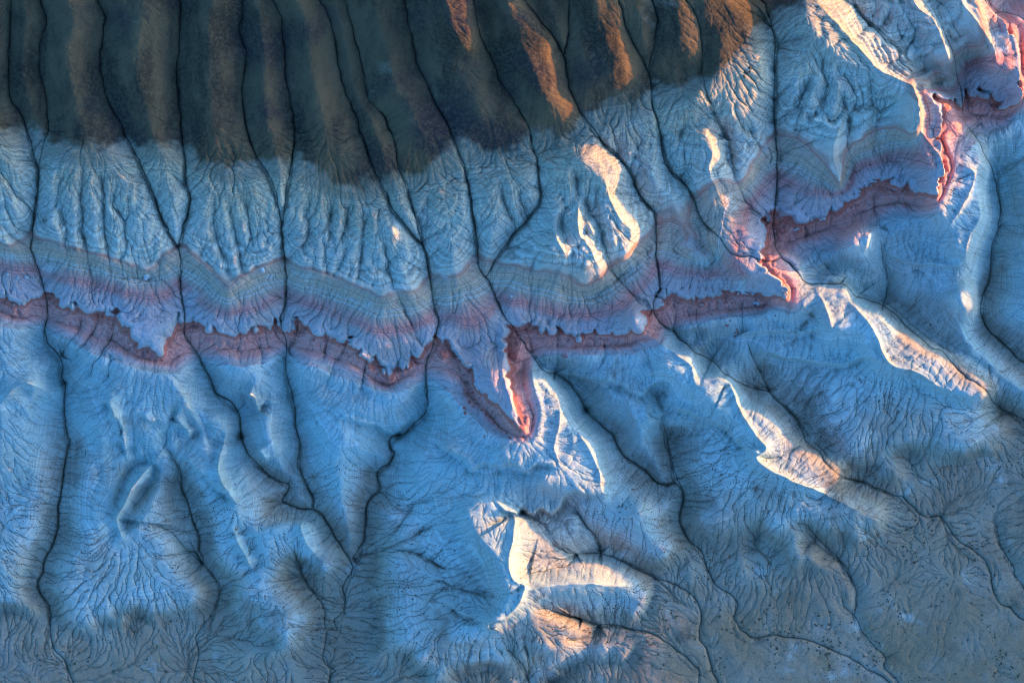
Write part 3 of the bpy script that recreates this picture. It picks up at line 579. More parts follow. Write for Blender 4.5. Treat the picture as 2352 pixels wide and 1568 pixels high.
def fill_hollows(z):
    st = 8.0; us = np.arange(U0, U[-1], st); vs = np.arange(V0, V[-1], st); zc = resample(blur(z, 2), U0, V0, STEP, us, vs)
    w = np.full_like(zc, 1e3); w[0] = zc[0]; w[-1] = zc[-1]; w[:, 0] = zc[:, 0]; w[:, -1] = zc[:, -1]
    for _ in range(700):
        p = np.pad(w, 1, 'edge'); m = np.minimum.reduce([p[:-2, 1:-1], p[2:, 1:-1], p[1:-1, :-2], p[1:-1, 2:], p[:-2, :-2], p[2:, 2:], p[:-2, 2:], p[2:, :-2]]) + .02
        w = np.minimum(w, np.maximum(zc, m))
    f = np.where(w > 900, 0, np.clip(w - zc, 0, 6))
    return blur(resample(f, U0, V0, st, U, V), 3)

def light_the_crests(z, S):
    """settle the broad heights so that the late sun reaches the crests it reaches and no more"""
    st = 8.0; us = np.arange(-80.0, 3700.0, st); vs = np.arange(-900.0, 1747.0, st)
    zc = resample(blur(z, 2.0), U0, V0, STEP, fold(us, U[0], U[-1], 1, 0), fold(vs, V[0], V[-1], 0, 1))
    zm = z.copy()
    for sh in (1, 2):
        for ax in (0, 1): zm = np.maximum(zm, np.maximum(np.roll(zm, sh, ax), np.roll(zm, -sh, ax)))
    top_ = np.maximum(resample(zm, U0, V0, STEP, fold(us, U[0], U[-1], 1, 0), fold(vs, V[0], V[-1], 0, 1)) - zc, 0)
    out = np.maximum(np.maximum(us[None, :] - 2580, 0), np.maximum(-80 - vs[:, None], 0))
    zc = zc + far_height(us, vs) * sstep(60, 700, out)
    M = np.zeros((len(vs), len(us)))
    for k, q in LIT: M = np.maximum(M, k * inside(q, us, vs))
    core = (us[None, :] < 2540) & (vs[:, None] > -70)
    Ms = blur(M, 1); deep = blur(M, 4) < .01
    ds = st * PX / math.cos(SUN_TURN); tn = math.tan(SUN_EL)
    c = np.zeros_like(zc); hist = []
    for it in range(150):
        zz = zc + c
        H, ci, cj = sunline(zz, us, vs, st)
        d = H - zz                                     # > 0: in shade
        want = (Ms > .3) & core; shade = (Ms < .03) & core; mg = np.where(deep, 1.0, .2)
        up = np.where(want & (d > -.05), np.clip(d + .25, 0, 3), 0)
        dn = np.where(shade & (d - .6 * top_ < mg), np.clip(mg - d + .6 * top_, 0, 3), 0)
        g = .7 * up - .6 * dn
        m = up > 0; np.subtract.at(g, (cj[m], ci[m]), .30 * up[m])
        m = (dn > 0) & want[cj, ci]
        q = np.zeros_like(g); np.add.at(q, (cj[m], ci[m]), .05 * dn[m])
        g = g + np.minimum(q, .6)
        # lit faces lean to the sun
        ws = zz + 0
        sx = np.gradient(zz, axis=1); sy = np.gradient(zz, axis=0)
        lean = (math.cos(SUN_TURN) * sx - math.sin(SUN_TURN) * sy) / (st * PX)   # rise away from the sun is negative
        need = np.where(want, (.30 * Ms + lean), 0)                               # want lean <= -.38
        need = np.clip(need, 0, .6)
        # a push that tips each lit face: lower its sunward side, raise its far side
        gx = -np.gradient(blur(need, 1), axis=1) * math.cos(SUN_TURN) + np.gradient(blur(need, 1), axis=0) * math.sin(SUN_TURN)
        g = blur(g, 1.0 if it > 60 else 2.2) - .35 * gx
        c = c + g
        c = np.clip(c, -14, 14)
        hist.append((float((want & (d > 0)).sum() / want.sum()), float((shade & (d < 0)).sum() / shade.sum())))
    global MISS; MISS = (want & (d > 0), shade & (d < 0), us, vs)
    print('lit misses', hist[0], hist[len(hist) // 2], hist[-1])
    global EXT
    EXT = (c, us, vs, st)
    k = resample(c, us[0], vs[0], st, U, V)
    return z + blur(k, 2)

# ---- materials ----
def new_mat(name, rough=.95):
    m = bpy.data.materials.new(name); m.use_nodes = True; nt = m.node_tree
    b = nt.nodes['Principled BSDF']; b.inputs['Roughness'].default_value = rough; b.inputs['Specular IOR Level'].default_value = .12
    return m, nt, b

class NB:
    """short hand for node trees"""
    def __init__(s, nt): s.nt = nt
    def n(s, t, **k):
        x = s.nt.nodes.new(t)
        for a, b in k.items(): setattr(x, a, b)
        return x
    def put(s, x, sock, val):
        if hasattr(val, 'is_output'): s.nt.links.new(val, x.inputs[sock])
        elif val is not None: x.inputs[sock].default_value = val
    def attr(s, name): return s.n('ShaderNodeAttribute', attribute_name=name).outputs['Fac']
    def noise(s, scale, detail=4, rough=.55, vec=None):
        x = s.n('ShaderNodeTexNoise'); x.inputs['Scale'].default_value = scale; x.inputs['Detail'].default_value = detail; x.inputs['Roughness'].default_value = rough
        s.put(x, 'Vector', vec if vec is not None else s.pos); return x.outputs['Fac']
    def math(s, op, a, b=None, c=None, clamp=False):
        x = s.n('ShaderNodeMath', operation=op, use_clamp=clamp); s.put(x, 0, a); s.put(x, 1, b)
        if c is not None: s.put(x, 2, c)
        return x.outputs[0]
    def rng(s, v, a, b, c=0., d=1.):
        x = s.n('ShaderNodeMapRange', interpolation_type='SMOOTHSTEP'); s.put(x, 0, v); s.put(x, 1, a); s.put(x, 2, b); s.put(x, 3, c); s.put(x, 4, d); return x.outputs[0]
    def mix(s, f, a, b, mode='MIX'):
        x = s.n('ShaderNodeMix', data_type='RGBA', blend_type=mode, clamp_factor=True); s.put(x, 0, f); s.put(x, 6, a); s.put(x, 7, b); return x.outputs[2]
    def ramp(s, v, stops):
        x = s.n('ShaderNodeValToRGB'); e = x.color_ramp.elements
        while len(e) > 1: e.remove(e[-1])
        e[0].position = stops[0][0]; e[0].color = (*stops[0][1], 1)
        for p, c in stops[1:]:
            q = e.new(p); q.color = (*c, 1)
        s.put(x, 0, v); return x.outputs[0]
    @property
    def pos(s):
        if not hasattr(s, '_p'): s._p = s.n('ShaderNodeNewGeometry').outputs['Position']
        return s._p

BEDS_A = [(1.0, (.20, .145, .085)), (1.95, (.21, .155, .09)), (2.35, (.38, .31, .19)), (2.8, (.43, .38, .25)), (3.3, (.42, .41, .305)), (3.9, (.45, .435, .325)), (3.97, (.45, .31, .21)), (4.03, (.44, .18, .115)), (4.11, (.47, .32, .21)),
          (4.8, (.47, .335, .215)), (4.94, (.45, .345, .235)), (4.97, (.56, .55, .47)), (5.02, (.45, .335, .23)), (5.23, (.45, .335, .23)), (5.26, (.55, .54, .45)), (5.31, (.46, .32, .22)),
          (5.60, (.49, .275, .205)), (5.85, (.54, .215, .165)), (6.12, (.54, .225, .18)), (6.34, (.48, .325, .275)), (6.85, (.45, .35, .315)), (7.0, (.43, .41, .37))]
BEDS_B = [(7.0, (.43, .39, .35)), (7.03, (.50, .15, .095)), (7.10, (.54, .155, .098)), (7.28, (.64, .245, .175)), (7.52, (.64, .235, .165)), (7.58, (.64, .30, .225)), (7.63, (.64, .25, .18)),
          (7.88, (.63, .275, .205)), (8.06, (.48, .345, .295)), (8.2, (.385, .43, .375)), (9.3, (.355, .445, .385)), (9.62, (.43, .50, .44)), (9.8, (.345, .44, .38)), (10.9, (.355, .435, .365)), (11.05, (.41, .46, .39)),
          (11.6, (.40, .385, .29)), (12.4, (.34, .30, .20)), (13.0, (.295, .22, .135)), (14.0, (.275, .188, .105)), (16.0, (.265, .172, .088))]

def make_ground():
    m, nt, b = new_mat('badland_clay'); k = NB(nt)
    bed = k.attr('bed'); soil = k.attr('soil'); rill = k.attr('rill'); gul = k.attr('gully')
    wob = k.noise(.35, 5, .6); wob2 = k.noise(.03, 4, .6)
    s = k.math('ADD', bed, k.math('MULTIPLY', k.math('SUBTRACT', wob, .5), .10))
    ca = k.ramp(k.math('DIVIDE', k.math('SUBTRACT', s, 1.0), 6.0), [((p - 1) / 6.0, c) for p, c in BEDS_A])
    cb = k.ramp(k.math('DIVIDE', k.math('SUBTRACT', s, 7.0), 9.0), [((p - 7) / 9.0, c) for p, c in BEDS_B])
    col = k.mix(k.math('GREATER_THAN', s, 7.0), ca, cb)
    notred = k.math('MAXIMUM', k.math('LESS_THAN', bed, 7.0), k.math('GREATER_THAN', bed, 8.1))
    # patchy weathering on the pale beds
    pt = k.rng(k.noise(.055, 6, .65), .38, .66)
    col = k.mix(k.math('MULTIPLY', k.math('MULTIPLY', pt, notred), .45), col, (.34, .30, .225, 1))
    lime = k.rng(k.noise(.10, 5, .6), .56, .74)
    col = k.mix(k.math('MULTIPLY', k.math('MULTIPLY', k.math('MULTIPLY', lime, notred), k.rng(bed, 2.6, 4.2, .3, 1.0)), .55), col, (.47, .54, .47, 1))
    low = k.math('MULTIPLY', k.rng(bed, 10.6, 11.6), k.rng(bed, 15.0, 13.2))
    col = k.mix(k.math('MULTIPLY', low, k.rng(k.noise(.06, 8, .7), .42, .62, 0, .62)), col, (.235, .16, .10, 1))
    flat = k.rng(bed, 12.2, 13.4)
    col = k.mix(k.math('MULTIPLY', flat, k.rng(k.noise(.035, 7, .68), .52, .70, 0, .55)), col, (.32, .30, .24, 1))
    col = k.mix(k.math('MULTIPLY', flat, k.rng(k.noise(.09, 6, .7), .52, .70, 0, .6)), col, (.155, .11, .068, 1))
    # thin beds showing as stripes
    strong = k.math('MULTIPLY', k.rng(bed, 7.9, 8.4, 1.0, .62), k.rng(bed, 11.8, 12.9, 1.0, .22))
    strong = k.math('MULTIPLY', strong, k.math('SUBTRACT', 1.0, k.math('MULTIPLY', k.rng(bed, 6.25, 6.5), k.rng(bed, 7.02, 6.99, 0, .75))))
    for sc_, f_, seed in ((15.0, .62, 0.0), (46.0, .50, 7.3)):
        cx = k.n('ShaderNodeCombineXYZ'); k.put(cx, 0, k.math('ADD', k.math('MULTIPLY', bed, sc_), k.math('MULTIPLY', wob, .8))); cx.inputs[1].default_value = seed
        st = k.noise(1.0, 2, .5, vec=cx.outputs[0])
        col = k.mix(k.math('MULTIPLY', strong, f_), col, k.ramp(st, [(.32, (.34, .32, .31)), (.5, (.5, .5, .5)), (.66, (.66, .68, .68))]), 'OVERLAY')
    # brown soil cover on the upper hill
    e = k.math('ADD', soil, k.math('MULTIPLY', k.math('SUBTRACT', k.noise(.22, 8, .68), .5), .9))
    e = k.math('ADD', e, k.math('MULTIPLY', k.math('SUBTRACT', wob2, .5), .5))
    tongue = k.n('ShaderNodeVectorMath', operation='MULTIPLY'); k.put(tongue, 0, k.pos); tongue.inputs[1].default_value = (1.6, .55, .8)
    brown = k.mix(k.rng(k.noise(.05, 6, .62, vec=tongue.outputs[0]), .40, .60), (.140, .089, .042, 1), (.045, .033, .019, 1))
    brown = k.mix(k.rng(k.noise(.028, 4, .6), .48, .66), brown, (.050, .034, .028, 1))
    brown = k.mix(k.rng(k.noise(.9, 6, .72), .42, .70, 0, .65), brown, (.14, .094, .048, 1))
    col = k.mix(k.rng(e, .28, .72), col, brown)
    # damp silt and dead grass in rills and gully beds
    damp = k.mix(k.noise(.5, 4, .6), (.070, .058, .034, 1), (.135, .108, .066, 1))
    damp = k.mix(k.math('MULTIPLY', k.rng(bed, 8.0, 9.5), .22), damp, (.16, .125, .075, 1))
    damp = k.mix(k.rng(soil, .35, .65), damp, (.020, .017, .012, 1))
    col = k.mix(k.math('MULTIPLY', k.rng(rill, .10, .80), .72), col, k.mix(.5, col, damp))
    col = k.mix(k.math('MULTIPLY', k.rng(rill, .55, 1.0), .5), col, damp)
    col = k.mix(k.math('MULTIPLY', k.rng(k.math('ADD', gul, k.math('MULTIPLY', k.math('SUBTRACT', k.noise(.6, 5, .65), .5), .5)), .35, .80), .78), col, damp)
    # grain
    col = k.mix(.8, col, k.ramp(k.noise(2.2, 6, .72), [(.25, (.33, .33, .33)), (.5, (.5, .5, .5)), (.8, (.66, .66, .66))]), 'OVERLAY')
    k.put(b, 'Base Color', col)
    bp = k.n('ShaderNodeBump'); bp.inputs['Strength'].default_value = .8; bp.inputs['Distance'].default_value = .35
    k.put(bp, 'Height', k.math('ADD', k.noise(1.4, 7, .7), k.math('MULTIPLY', k.noise(.4, 3, .5), 1.2)))
    k.put(b, 'Normal', bp.outputs[0])
    return m

def simple(name, c1, c2, scale, rough=.95):
    m, nt, b = new_mat(name, rough); k = NB(nt)
    k.put(b, 'Base Color', k.mix(k.noise(scale, 4, .6), (*c1, 1), (*c2, 1)))
    return m

# ---- meshes ----
def tag(o, label, cat, group=None, kind=None):
    o['label'] = label; o['category'] = cat
    if group: o['group'] = group
    if kind: o['kind'] = kind
    return o

def link(o): scene.collection.objects.link(o); return o

def grid_mesh(name, verts, quads, attrs, nrm, mat):
    """one mesh from a subset of the quads of a shared grid"""
    used = np.zeros(len(verts), bool); used[quads.ravel()] = True
    idx = np.cumsum(used) - 1; vv = verts[used]; q = idx[quads].astype(np.int32)
    me = bpy.data.meshes.new(name); me.vertices.add(len(vv)); me.vertices.foreach_set('co', vv.astype(np.float32).ravel())
    n = len(q); me.loops.add(4 * n); me.loops.foreach_set('vertex_index', q.ravel())
    me.polygons.add(n); me.polygons.foreach_set('loop_start', np.arange(0, 4 * n, 4, dtype=np.int32))
    me.polygons.foreach_set('use_smooth', np.ones(n, bool))
    for k, a in attrs.items():
        at = me.attributes.new(k, 'FLOAT', 'POINT'); at.data.foreach_set('value', a[used].astype(np.float32))
    me.update(); me.normals_split_custom_set_from_vertices(nrm[used].tolist() if False else nrm[used].astype(np.float32))
    me.materials.append(mat)
    return link(bpy.data.objects.new(name, me))

GULLY_LABELS = {
 0: 'dark gully line running the full height, leftmost in the brown slope, winding down to the lower left edge',
 1: 'thinner dark gully curving to join the leftmost long gully at the foot of the brown soil',
 2: 'long dark gully that passes the wide red notch, zigzags over blue clay and ends at the bottom edge',
 3: 'straight dark gully on brown hill that meets another in a Y above the banded slope',
 4: 'dark gully crossing the V of the grey and purple bands, then winding through the pale hollow',
 5: 'dark gully meeting its left neighbour in a narrow V at the foot of the fluted apron',
 6: 'dark gully dropping through the tall pointed arch of the red band and ending in a loop',
 7: 'slender kinked gully on the brown slope that joins its left neighbour above the arch in the red band',
 8: 'dark gully passing right behind the bright orange spur and winding on to the grey plain',
 9: 'dark gully between two orange streaks that dies out on the fluted apron',
 10: 'dark gully right of the large fan of sunlit flutes, running on between two sunlit ridges to the plain',
 11: 'short dark side gully joining another on the brown hill between two orange streaks',
 12: 'dark gully squeezed between pale sunlit walls, ending in a pit beside the orange cliff',
 13: 'short gully curving on dark soil to join the long one right of the third orange streak',
 14: 'faint gully down the middle of the broad rust brown sunlit slope',
 15: 'very straight dark gully falling from the top edge to the red cove, then on down to the right edge',
 16: 'short gully slanting from the top edge into the very straight dark gully',
 17: 'gully slanting under the long sunlit cream ridge near the top right',
 18: 'shaded gully between two cream ridges at the top right, entering the dark red cove',
 19: 'dark gully leaving the dark red cove and running down along the right side',
 20: 'dark cleft in the red and orange rock at the top right corner',
 21: 'gully starting at a dark pit below the white ledge beside the pyramid hill, winding down to the bottom edge',
 22: 'small gully joining from the ribbed blue slope right of the pyramid hill',
 23: 'narrow gully splitting the sunlit peach face of the pyramid hill',
 24: 'gully draining the furrowed slope below the pyramid hill towards the bottom edge',
 27: 'gully in the dark blue hollow at the middle of the bottom edge',
 29: 'winding gully through the dark blue fans of the lower left, between two cream spurs',
 31: 'thin meandering gully on grey clay that joins the zigzag gully near the bottom left',
 37: 'gully threading the blue slope left of the long sunlit ridge, into the winding gully',
 38: 'dark gully in the blue fan under the smooth shaded face of the sunlit ridge',
}

def region_ids(S, D, W, gs):
    """quad -> 0..5 bed region, 10 + k gully k"""
    c = lambda a: .25 * (a[:-1, :-1] + a[1:, :-1] + a[:-1, 1:] + a[1:, 1:])
    Sq = c(S); r = np.digitize(Sq, [2.0, 4.0, 7.02, 8.05, 12.7])
    Dq = c(D); k = W[:-1, :-1]; w = 2.2 + 2.4 * c(gs)
    known = np.isin(k, list(GULLY_LABELS)); g = known & (Dq < w)
    r = np.where(g, 10 + k, r); return r

def build_ground():
    z, S, Sc, flow, D, W, L, gs, DF = build_relief()
    # beyond the frame: a stretched apron of the same ground
    ge = np.cumsum(STEP * 1.15 ** np.arange(1, 51))
    ue = np.concatenate([U[0] - ge[::-1], U, U[-1] + ge]); ve = np.concatenate([V[0] - ge[::-1], V, V[-1] + ge]); e = len(ge)
    uc = np.clip(ue, U[0], U[-1]); vc = np.clip(ve, V[0], V[-1])
    uf = fold(ue, U[0], U[-1], 1, 0); vf = fold(ve, V[0], V[-1], 0, 1)
    def ext(a):
        x = resample(a, U0, V0, STEP, uf, vf); x[e:-e, e:-e] = a; return x
    zb = blur(z, 14); out = np.hypot(ue[None, :] - uc[None, :], ve[:, None] - vc[:, None])
    t = sstep(200, 900, out); Z = ext(z) * (1 - t) + ext(zb) * t
    Z = Z + far_height(ue, ve) * sstep(60, 700, out)
    ccor, cu, cv, cst = EXT
    Z = Z + np.where(out > 0, resample(ccor, cu[0], cv[0], cst, np.clip(ue, cu[0], cu[-1]), np.clip(ve, cv[0], cv[-1])) - ext(resample(ccor, cu[0], cv[0], cst, U, V)), 0) * sstep(0, 60, out)
    edge = np.vstack([LEVELS[0][1][0], LEVELS[0][1][1], LEVELS[0][1][2], [[-300, -400]]])
    soil = blur(resample(inside(edge, U0 + 4.0 * np.arange(NU // 2 + 2), V0 + 4.0 * np.arange(NV // 2 + 2)).astype(float), U0, V0, 4.0, U, V), 12)
    soil = soil + .24 * fbm(U, V, 60, 4, 71, .6) + .14 * fbm(U, V, 190, 2, 75)
    gul = np.exp(-(D / (1.05 + 1.35 * gs)) ** 2) * np.clip(.45 + .7 * gs + .25 * sstep(11, 12.5, S), 0, 1)
    rill = np.clip(flow, 0, 1) * (.25 + .75 * sstep(1.7, 2.3, S)) * (1 - .35 * sstep(8.1, 8.6, S) * (1 - sstep(10.8, 11.3, S)))
    rill = np.maximum(rill, .8 * np.exp(-(DF / 2.0) ** 2))
    full = {'bed': ext(Sc) + .8 * fbm(ue, ve, 210, 4, 83) * sstep(20, 500, out), 'soil': ext(soil), 'rill': ext(rill), 'gully': ext(gul)}
    X = (ue - 1250.0) * PX; Y = (833.5 - ve) * PX
    gx = np.gradient(Z, X, axis=1); gy = np.gradient(Z, Y, axis=0); nn = np.stack([-gx, -gy, np.ones_like(Z)], -1)
    nn /= np.linalg.norm(nn, axis=2, keepdims=True)
    nv, nu = Z.shape
    verts = np.stack([np.broadcast_to(X, Z.shape), np.broadcast_to(Y[:, None], Z.shape), Z], -1).reshape(-1, 3); nrm = nn.reshape(-1, 3)
    at = {k: a.ravel() for k, a in full.items()}
    i = np.arange(nv * nu).reshape(nv, nu)
    quads = np.stack([i[:-1, :-1], i[1:, :-1], i[1:, 1:], i[:-1, 1:]], -1)
    core = np.zeros((nv - 1, nu - 1), bool); core[e:-e, e:-e] = True
    reg = np.full((nv - 1, nu - 1), -1); reg[e:-e, e:-e] = region_ids(S, D, W, gs)
    mat = make_ground()
    names = {-1: ('surrounding_terrain', 'brown and grey clay ground stretching away beyond the framed slope'),
             0: ('brown_hillside', 'dark brown soil hillside with rounded ribs along the top'),
             1: ('pale_apron', 'pale fluted clay apron just below the brown soil edge'),
             2: ('banded_slope', 'grey and purple banded slope ending in a scalloped brink'),
             3: ('red_cliff', 'dark red clay band under the scalloped brink'),
             4: ('badlands', 'pale blue white badland spurs and hollows below the red band'),
             5: ('valley_floor', 'grey brown valley floor dotted with shrubs at the lower right')}
    for r, (nm, lb) in names.items():
        tag(grid_mesh(nm, verts, quads[reg == r], at, nrm, mat), lb, 'ground' if r in (-1, 5) else 'hillside' if r < 3 else 'cliff' if r == 3 else 'badlands', kind='structure')
    for g, lb in GULLY_LABELS.items():
        m = reg == 10 + g
        if m.any(): tag(grid_mesh('gully', verts, quads[m], at, nrm, mat), lb, 'gully', 'dry gullies cut into the slope', 'structure')
    return z, S, D, flow, W

Zc, Sbed, Dg, Flow, Wg = build_ground()
print('ground built', time.time() - T0)

# ---- shrubs and loose rock ----
def height_at(u, v):
    x = (u - U0) / STEP; y = (v - V0) / STEP; i = int(min(max(x, 0), NU - 2)); j = int(min(max(y, 0), NV - 2)); fx = x - i; fy = y - j
    return (Zc[j, i] * (1 - fx) + Zc[j, i + 1] * fx) * (1 - fy) + (Zc[j + 1, i] * (1 - fx) + Zc[j + 1, i + 1] * fx) * fy

def world(u, v): return ((u - 1250.0) * PX, (833.5 - v) * PX, height_at(u, v))

def lump(rs, sub, squash, rough, cut=0):
    """an irregular knobbly body of about unit radius"""
    bm = bmesh.new(); bmesh.ops.create_icosphere(bm, subdivisions=sub, radius=1.0)
    for v in bm.verts:
        v.co *= 1 + rs.uniform(-rough, rough)
    for _ in range(cut):
        n = Vector(rs.normal(0, 1, 3)).normalized(); d = rs.uniform(.55, .8)
        for v in bm.verts:
            e = v.co.dot(n) - d
            if e > 0: v.co -= n * e
    for v in bm.verts: v.co.z *= squash
    return bm

def lump_mesh(name, bm, mat, smooth=False):
    me = bpy.data.meshes.new(name); bm.to_mesh(me); bm.free(); me.materials.append(mat)
    if smooth: me.polygons.foreach_set('use_smooth', np.ones(len(me.polygons), bool))
    return me

def shrub_mesh(rs, mat):
    """a low saltbush: a knotted heart with leaf sprays standing out of it"""
    bm = lump(rs, 1, .6, .22)
    bmesh.ops.scale(bm, vec=(.72, .72, .8), verts=bm.verts)
    for k in range(22):
        a = rs.uniform(0, 2 * math.pi); e = rs.uniform(.1, 1.3); c, s = math.cos(a), math.sin(a)
        tip = Vector((c * math.cos(e), s * math.cos(e), .75 * math.sin(e))) * rs.uniform(.85, 1.2); root = tip * .45; side = Vector((-s, c, 0)) * rs.uniform(.10, .2)
        up = Vector((0, 0, .08))
        q = [bm.verts.new(p) for p in (root - side * .5, root + side * .5, tip + side * .4 + up, tip - side * .4)]
        bm.faces.new(q)
    return lump_mesh('shrub', bm, mat)

NEAR_GULLY = {0: 'by the leftmost long gully near the bottom', 2: 'by the zigzag gully near the bottom', 8: 'by the gully winding over the plain to lower right', 10: 'by the gully running from sunlit ridges to right edge',
 15: 'by the gully reaching the right edge halfway down', 19: 'by the gully at the far right edge', 21: 'by the gully winding below the pyramid hill', 24: 'by the furrowed gully under the pyramid hill',
 29: 'by the winding gully among lower left fans', 31: 'by the thin meandering gully at lower left', 39: 'along the shrubby wash near the right edge', 40: 'along the shallow wash in mid plain', 41: 'along the faint braided wash at lower right'}

def build_things():
    rs = rnd(2024)
    dark = simple('dark_scrub', (.06, .056, .034), (.115, .098, .058), 1.5); rust = simple('rust_scrub', (.22, .095, .045), (.12, .065, .035), 1.5)
    pale = simple('pale_rock', (.40, .38, .33), (.52, .50, .45), 1.2); red = simple('red_rock', (.32, .085, .055), (.46, .14, .09), 1.2)
    dm = [shrub_mesh(rs, dark) for _ in range(5)]; rm = [shrub_mesh(rs, rust) for _ in range(4)]
    # where scrub takes hold
    S = resample(Sbed, U0, V0, STEP, U, V)
    clump = np.clip(.5 + .9 * fbm(U, V, 70, 4, 501, .6), 0, 1.5) ** 2.2
    right = sstep(1500, 1850, U)[None, :]
    plain = sstep(12.2, 13.3, S) * (.35 + 1.0 * right); wash = np.exp(-(Dg / 16.0) ** 2) * sstep(11.6, 12.8, S)
    slope = sstep(10.7, 11.4, S) * (1 - sstep(12.9, 13.4, S)) * clump * .8
    dens = plain * (clump * .75 + wash * .7)
    def scatter(w, n):
        p = w.ravel().astype(float); p[~np.isfinite(p)] = 0; i = rs.choice(len(p), n, replace=False, p=p / p.sum())
        return U[i % NU] + rs.uniform(-1, 1, n), V[i // NU] + rs.uniform(-1, 1, n)
    # 300 larger shrubs, one object each
    u, v = scatter(np.where((U[None, :] > 5) & (U[None, :] < 2495) & (V[:, None] > 5) & (V[:, None] < 1660), dens, 0) ** 1.15, 300)
    for k in range(300):
        o = link(bpy.data.objects.new('shrub', dm[k % 5])); x, y, z = world(u[k], v[k]); r = rs.uniform(.24, .46) * (1.25 if rs.uniform() < .15 else 1)
        o.location = (x, y, z - .05 * r); o.scale = (r * rs.uniform(.8, 1.25), r * rs.uniform(.8, 1.25), r * rs.uniform(.7, 1.1)); o.rotation_euler = (0, 0, rs.uniform(0, 6.28))
        ji = (int((v[k] - V0) / STEP), int((u[k] - U0) / STEP)); g_ = int(Wg[ji]); place = NEAR_GULLY.get(g_) if Dg[ji] < 55 else None
        if place is None: place = 'on the open grey brown plain at lower right' if u[k] > 1550 else 'on the mottled grey ground along the bottom left'
        look = 'large' if r > .46 else 'small' if r < .30 else 'medium'
        tag(o, look + ' dark shrub ' + place, 'shrub', look + ' shrubs ' + place)
    def carpet(name, w, n, meshes, r0, r1, label, mat):
        u, v = scatter(w, n); bm = bmesh.new(); bmesh.ops.create_icosphere(bm, subdivisions=1, radius=1.0)
        base = np.array([tuple(q.co) for q in bm.verts]); fc = np.array([[q.index for q in f.verts] for f in bm.faces]); bm.free()
        keep = base[:, 2] > -.6; V_ = []; F_ = []
        for k in range(n):
            x, y, z = world(u[k], v[k]); r = rs.uniform(r0, r1) * (.7 + .6 * rs.uniform())
            b = base * (1 + rs.uniform(-.3, .3, (len(base), 1))) * np.array([r * rs.uniform(.8, 1.3), r * rs.uniform(.8, 1.3), r * .7]) + (x, y, z)
            V_.append(b); F_.append(fc + 12 * k if len(base) == 12 else fc + len(base) * k)
        V_ = np.vstack(V_).astype(np.float32); F_ = np.vstack(F_).astype(np.int32)
        me = bpy.data.meshes.new(name); me.vertices.add(len(V_)); me.vertices.foreach_set('co', V_.ravel()); me.loops.add(F_.size); me.loops.foreach_set('vertex_index', F_.ravel())
        me.polygons.add(len(F_)); me.polygons.foreach_set('loop_start', np.arange(0, F_.size, 3, dtype=np.int32)); me.update(); me.materials.append(mat)
        tag(link(bpy.data.objects.new(name, me)), label, 'scrub', kind='stuff')
    core = (U[None, :] > -40) & (V[:, None] > 0)
    carpet('scrub', core * (dens + .35 * slope), 2600, dm, .09, .20, 'sparse dark scrub scattered over plain, washes and lower slopes', dark)
    carpet('dry_scrub', core * slope * (.3 + Flow), 2300, rm, .10, .22, 'rust brown dry scrub speckling the lower blue slopes', rust)
    # fallen blocks
    bp = [lump_mesh('boulder', lump(rs, 2, .7, .10, 7), pale) for _ in range(5)]; br = [lump_mesh('boulder', lump(rs, 2, .7, .12, 6), red) for _ in range(4)]
    def blocks(pts, meshes, r0, r1, label, group):
        for k, p in enumerate(pts):
            o = link(bpy.data.objects.new('boulder', meshes[k % len(meshes)])); x, y, z = world(*p); r = rs.uniform(r0, r1)
            o.location = (x, y, z + .25 * r); o.scale = (r * rs.uniform(.8, 1.4), r * rs.uniform(.8, 1.2), r * rs.uniform(.7, 1.1)); o.rotation_euler = (rs.uniform(-.3, .3), rs.uniform(-.3, .3), rs.uniform(0, 6.28))
            tag(o, label, 'boulder', group)
    blocks(T('D',(1685,338),(1690,348)), bp, .55, .8, 'large pale block lying on the grey terrace just under the thin red bed', 'pair of pale blocks under the thin red bed')
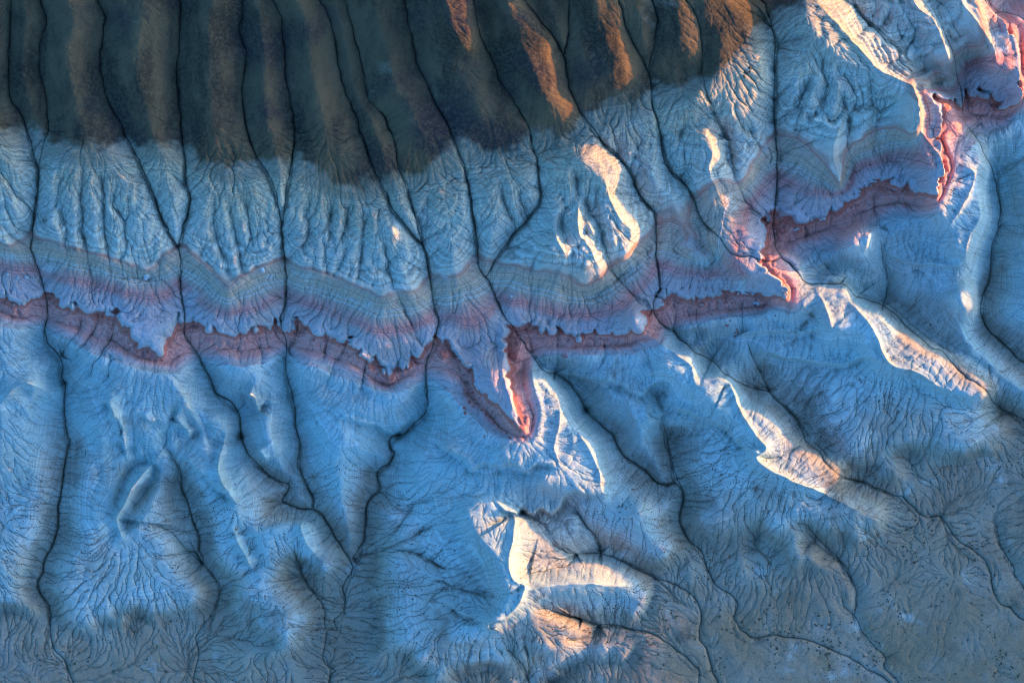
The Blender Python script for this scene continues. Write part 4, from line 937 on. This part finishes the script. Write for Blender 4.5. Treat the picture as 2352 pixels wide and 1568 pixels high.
    blocks(T('D',(1722,372),(1742,378),(1735,392),(1760,398),(1712,386)), bp, .3, .5, 'small pale block in a loose cluster on the grey terrace left of a long gully', 'cluster of small pale blocks on the grey terrace')
    blocks(T('D',(945,374),(960,380),(940,388)), bp, .5, .8, 'pale block beneath the long pointed nose of the fluted apron', 'blocks under the apron nose')
    blocks(T('E',(1172,506)), bp, .55, .6, 'single pale block on the banded slope right of the gully behind the orange spur', None)
    blocks(T('E',(1186,714),(1216,768),(1222,760)), br, .5, .8, 'dark block lying in the gully on the red clay behind the orange spur', 'blocks in the gully on the red clay')
    blocks(T('D',(60,368),(125,388),(180,384)), bp, .4, .6, 'small pale block on the purple band near the left edge', 'blocks on the purple band at the left edge')
    blocks(T('F',(640,545),(630,548),(655,552)), bp, .4, .6, 'small pale block on the red band below the scalloped brink right of centre', 'blocks on the red band right of centre')
    blocks(T('C',(1050,1405),(1065,1395),(890,1470),(905,1462)), bp, .45, .75, 'small pale block on the red talus of the upper right cove', 'blocks on the upper right red talus')
    pts = [(870,1105),(890,1140),(905,1095),(885,1125),(920,1120),(940,1160),(960,1190),(880,1250),(870,1215),(985,1230),(1010,1260),(1035,1280),(1060,1310),(1085,1330),(930,1210),(1000,1395),(1165,1405),(1140,1380),(905,1180),(1050,1240)]
    blocks(T('E', *pts), br, .28, .55, 'dark red clod of debris strewn on blue clay below the long spur', 'red debris below the long spur')
    blocks(T('F',(520,715),(530,740),(505,735),(525,728),(455,690),(470,660),(760,628),(510,760)), br, .28, .5, 'dark red clod on blue clay below the red band right of centre', 'red debris right of centre')
    blocks(T('E',(1500,880),(1515,872),(1525,890),(1508,893)), br, .28, .45, 'dark red clod on blue clay left of the two sunlit ridges', 'red debris left of the sunlit ridges')
    blocks(T('C',(548,488),(560,498),(575,465),(540,515),(545,525),(575,490),(585,470)), [lump_mesh('boulder', lump(rs, 2, .7, .12, 6), dark) for _ in range(2)], .35, .6, 'dark stone on the sunlit cream slope below the rust brown hill', 'dark stones on the sunlit slope')

build_things()
print('all built', time.time() - T0)
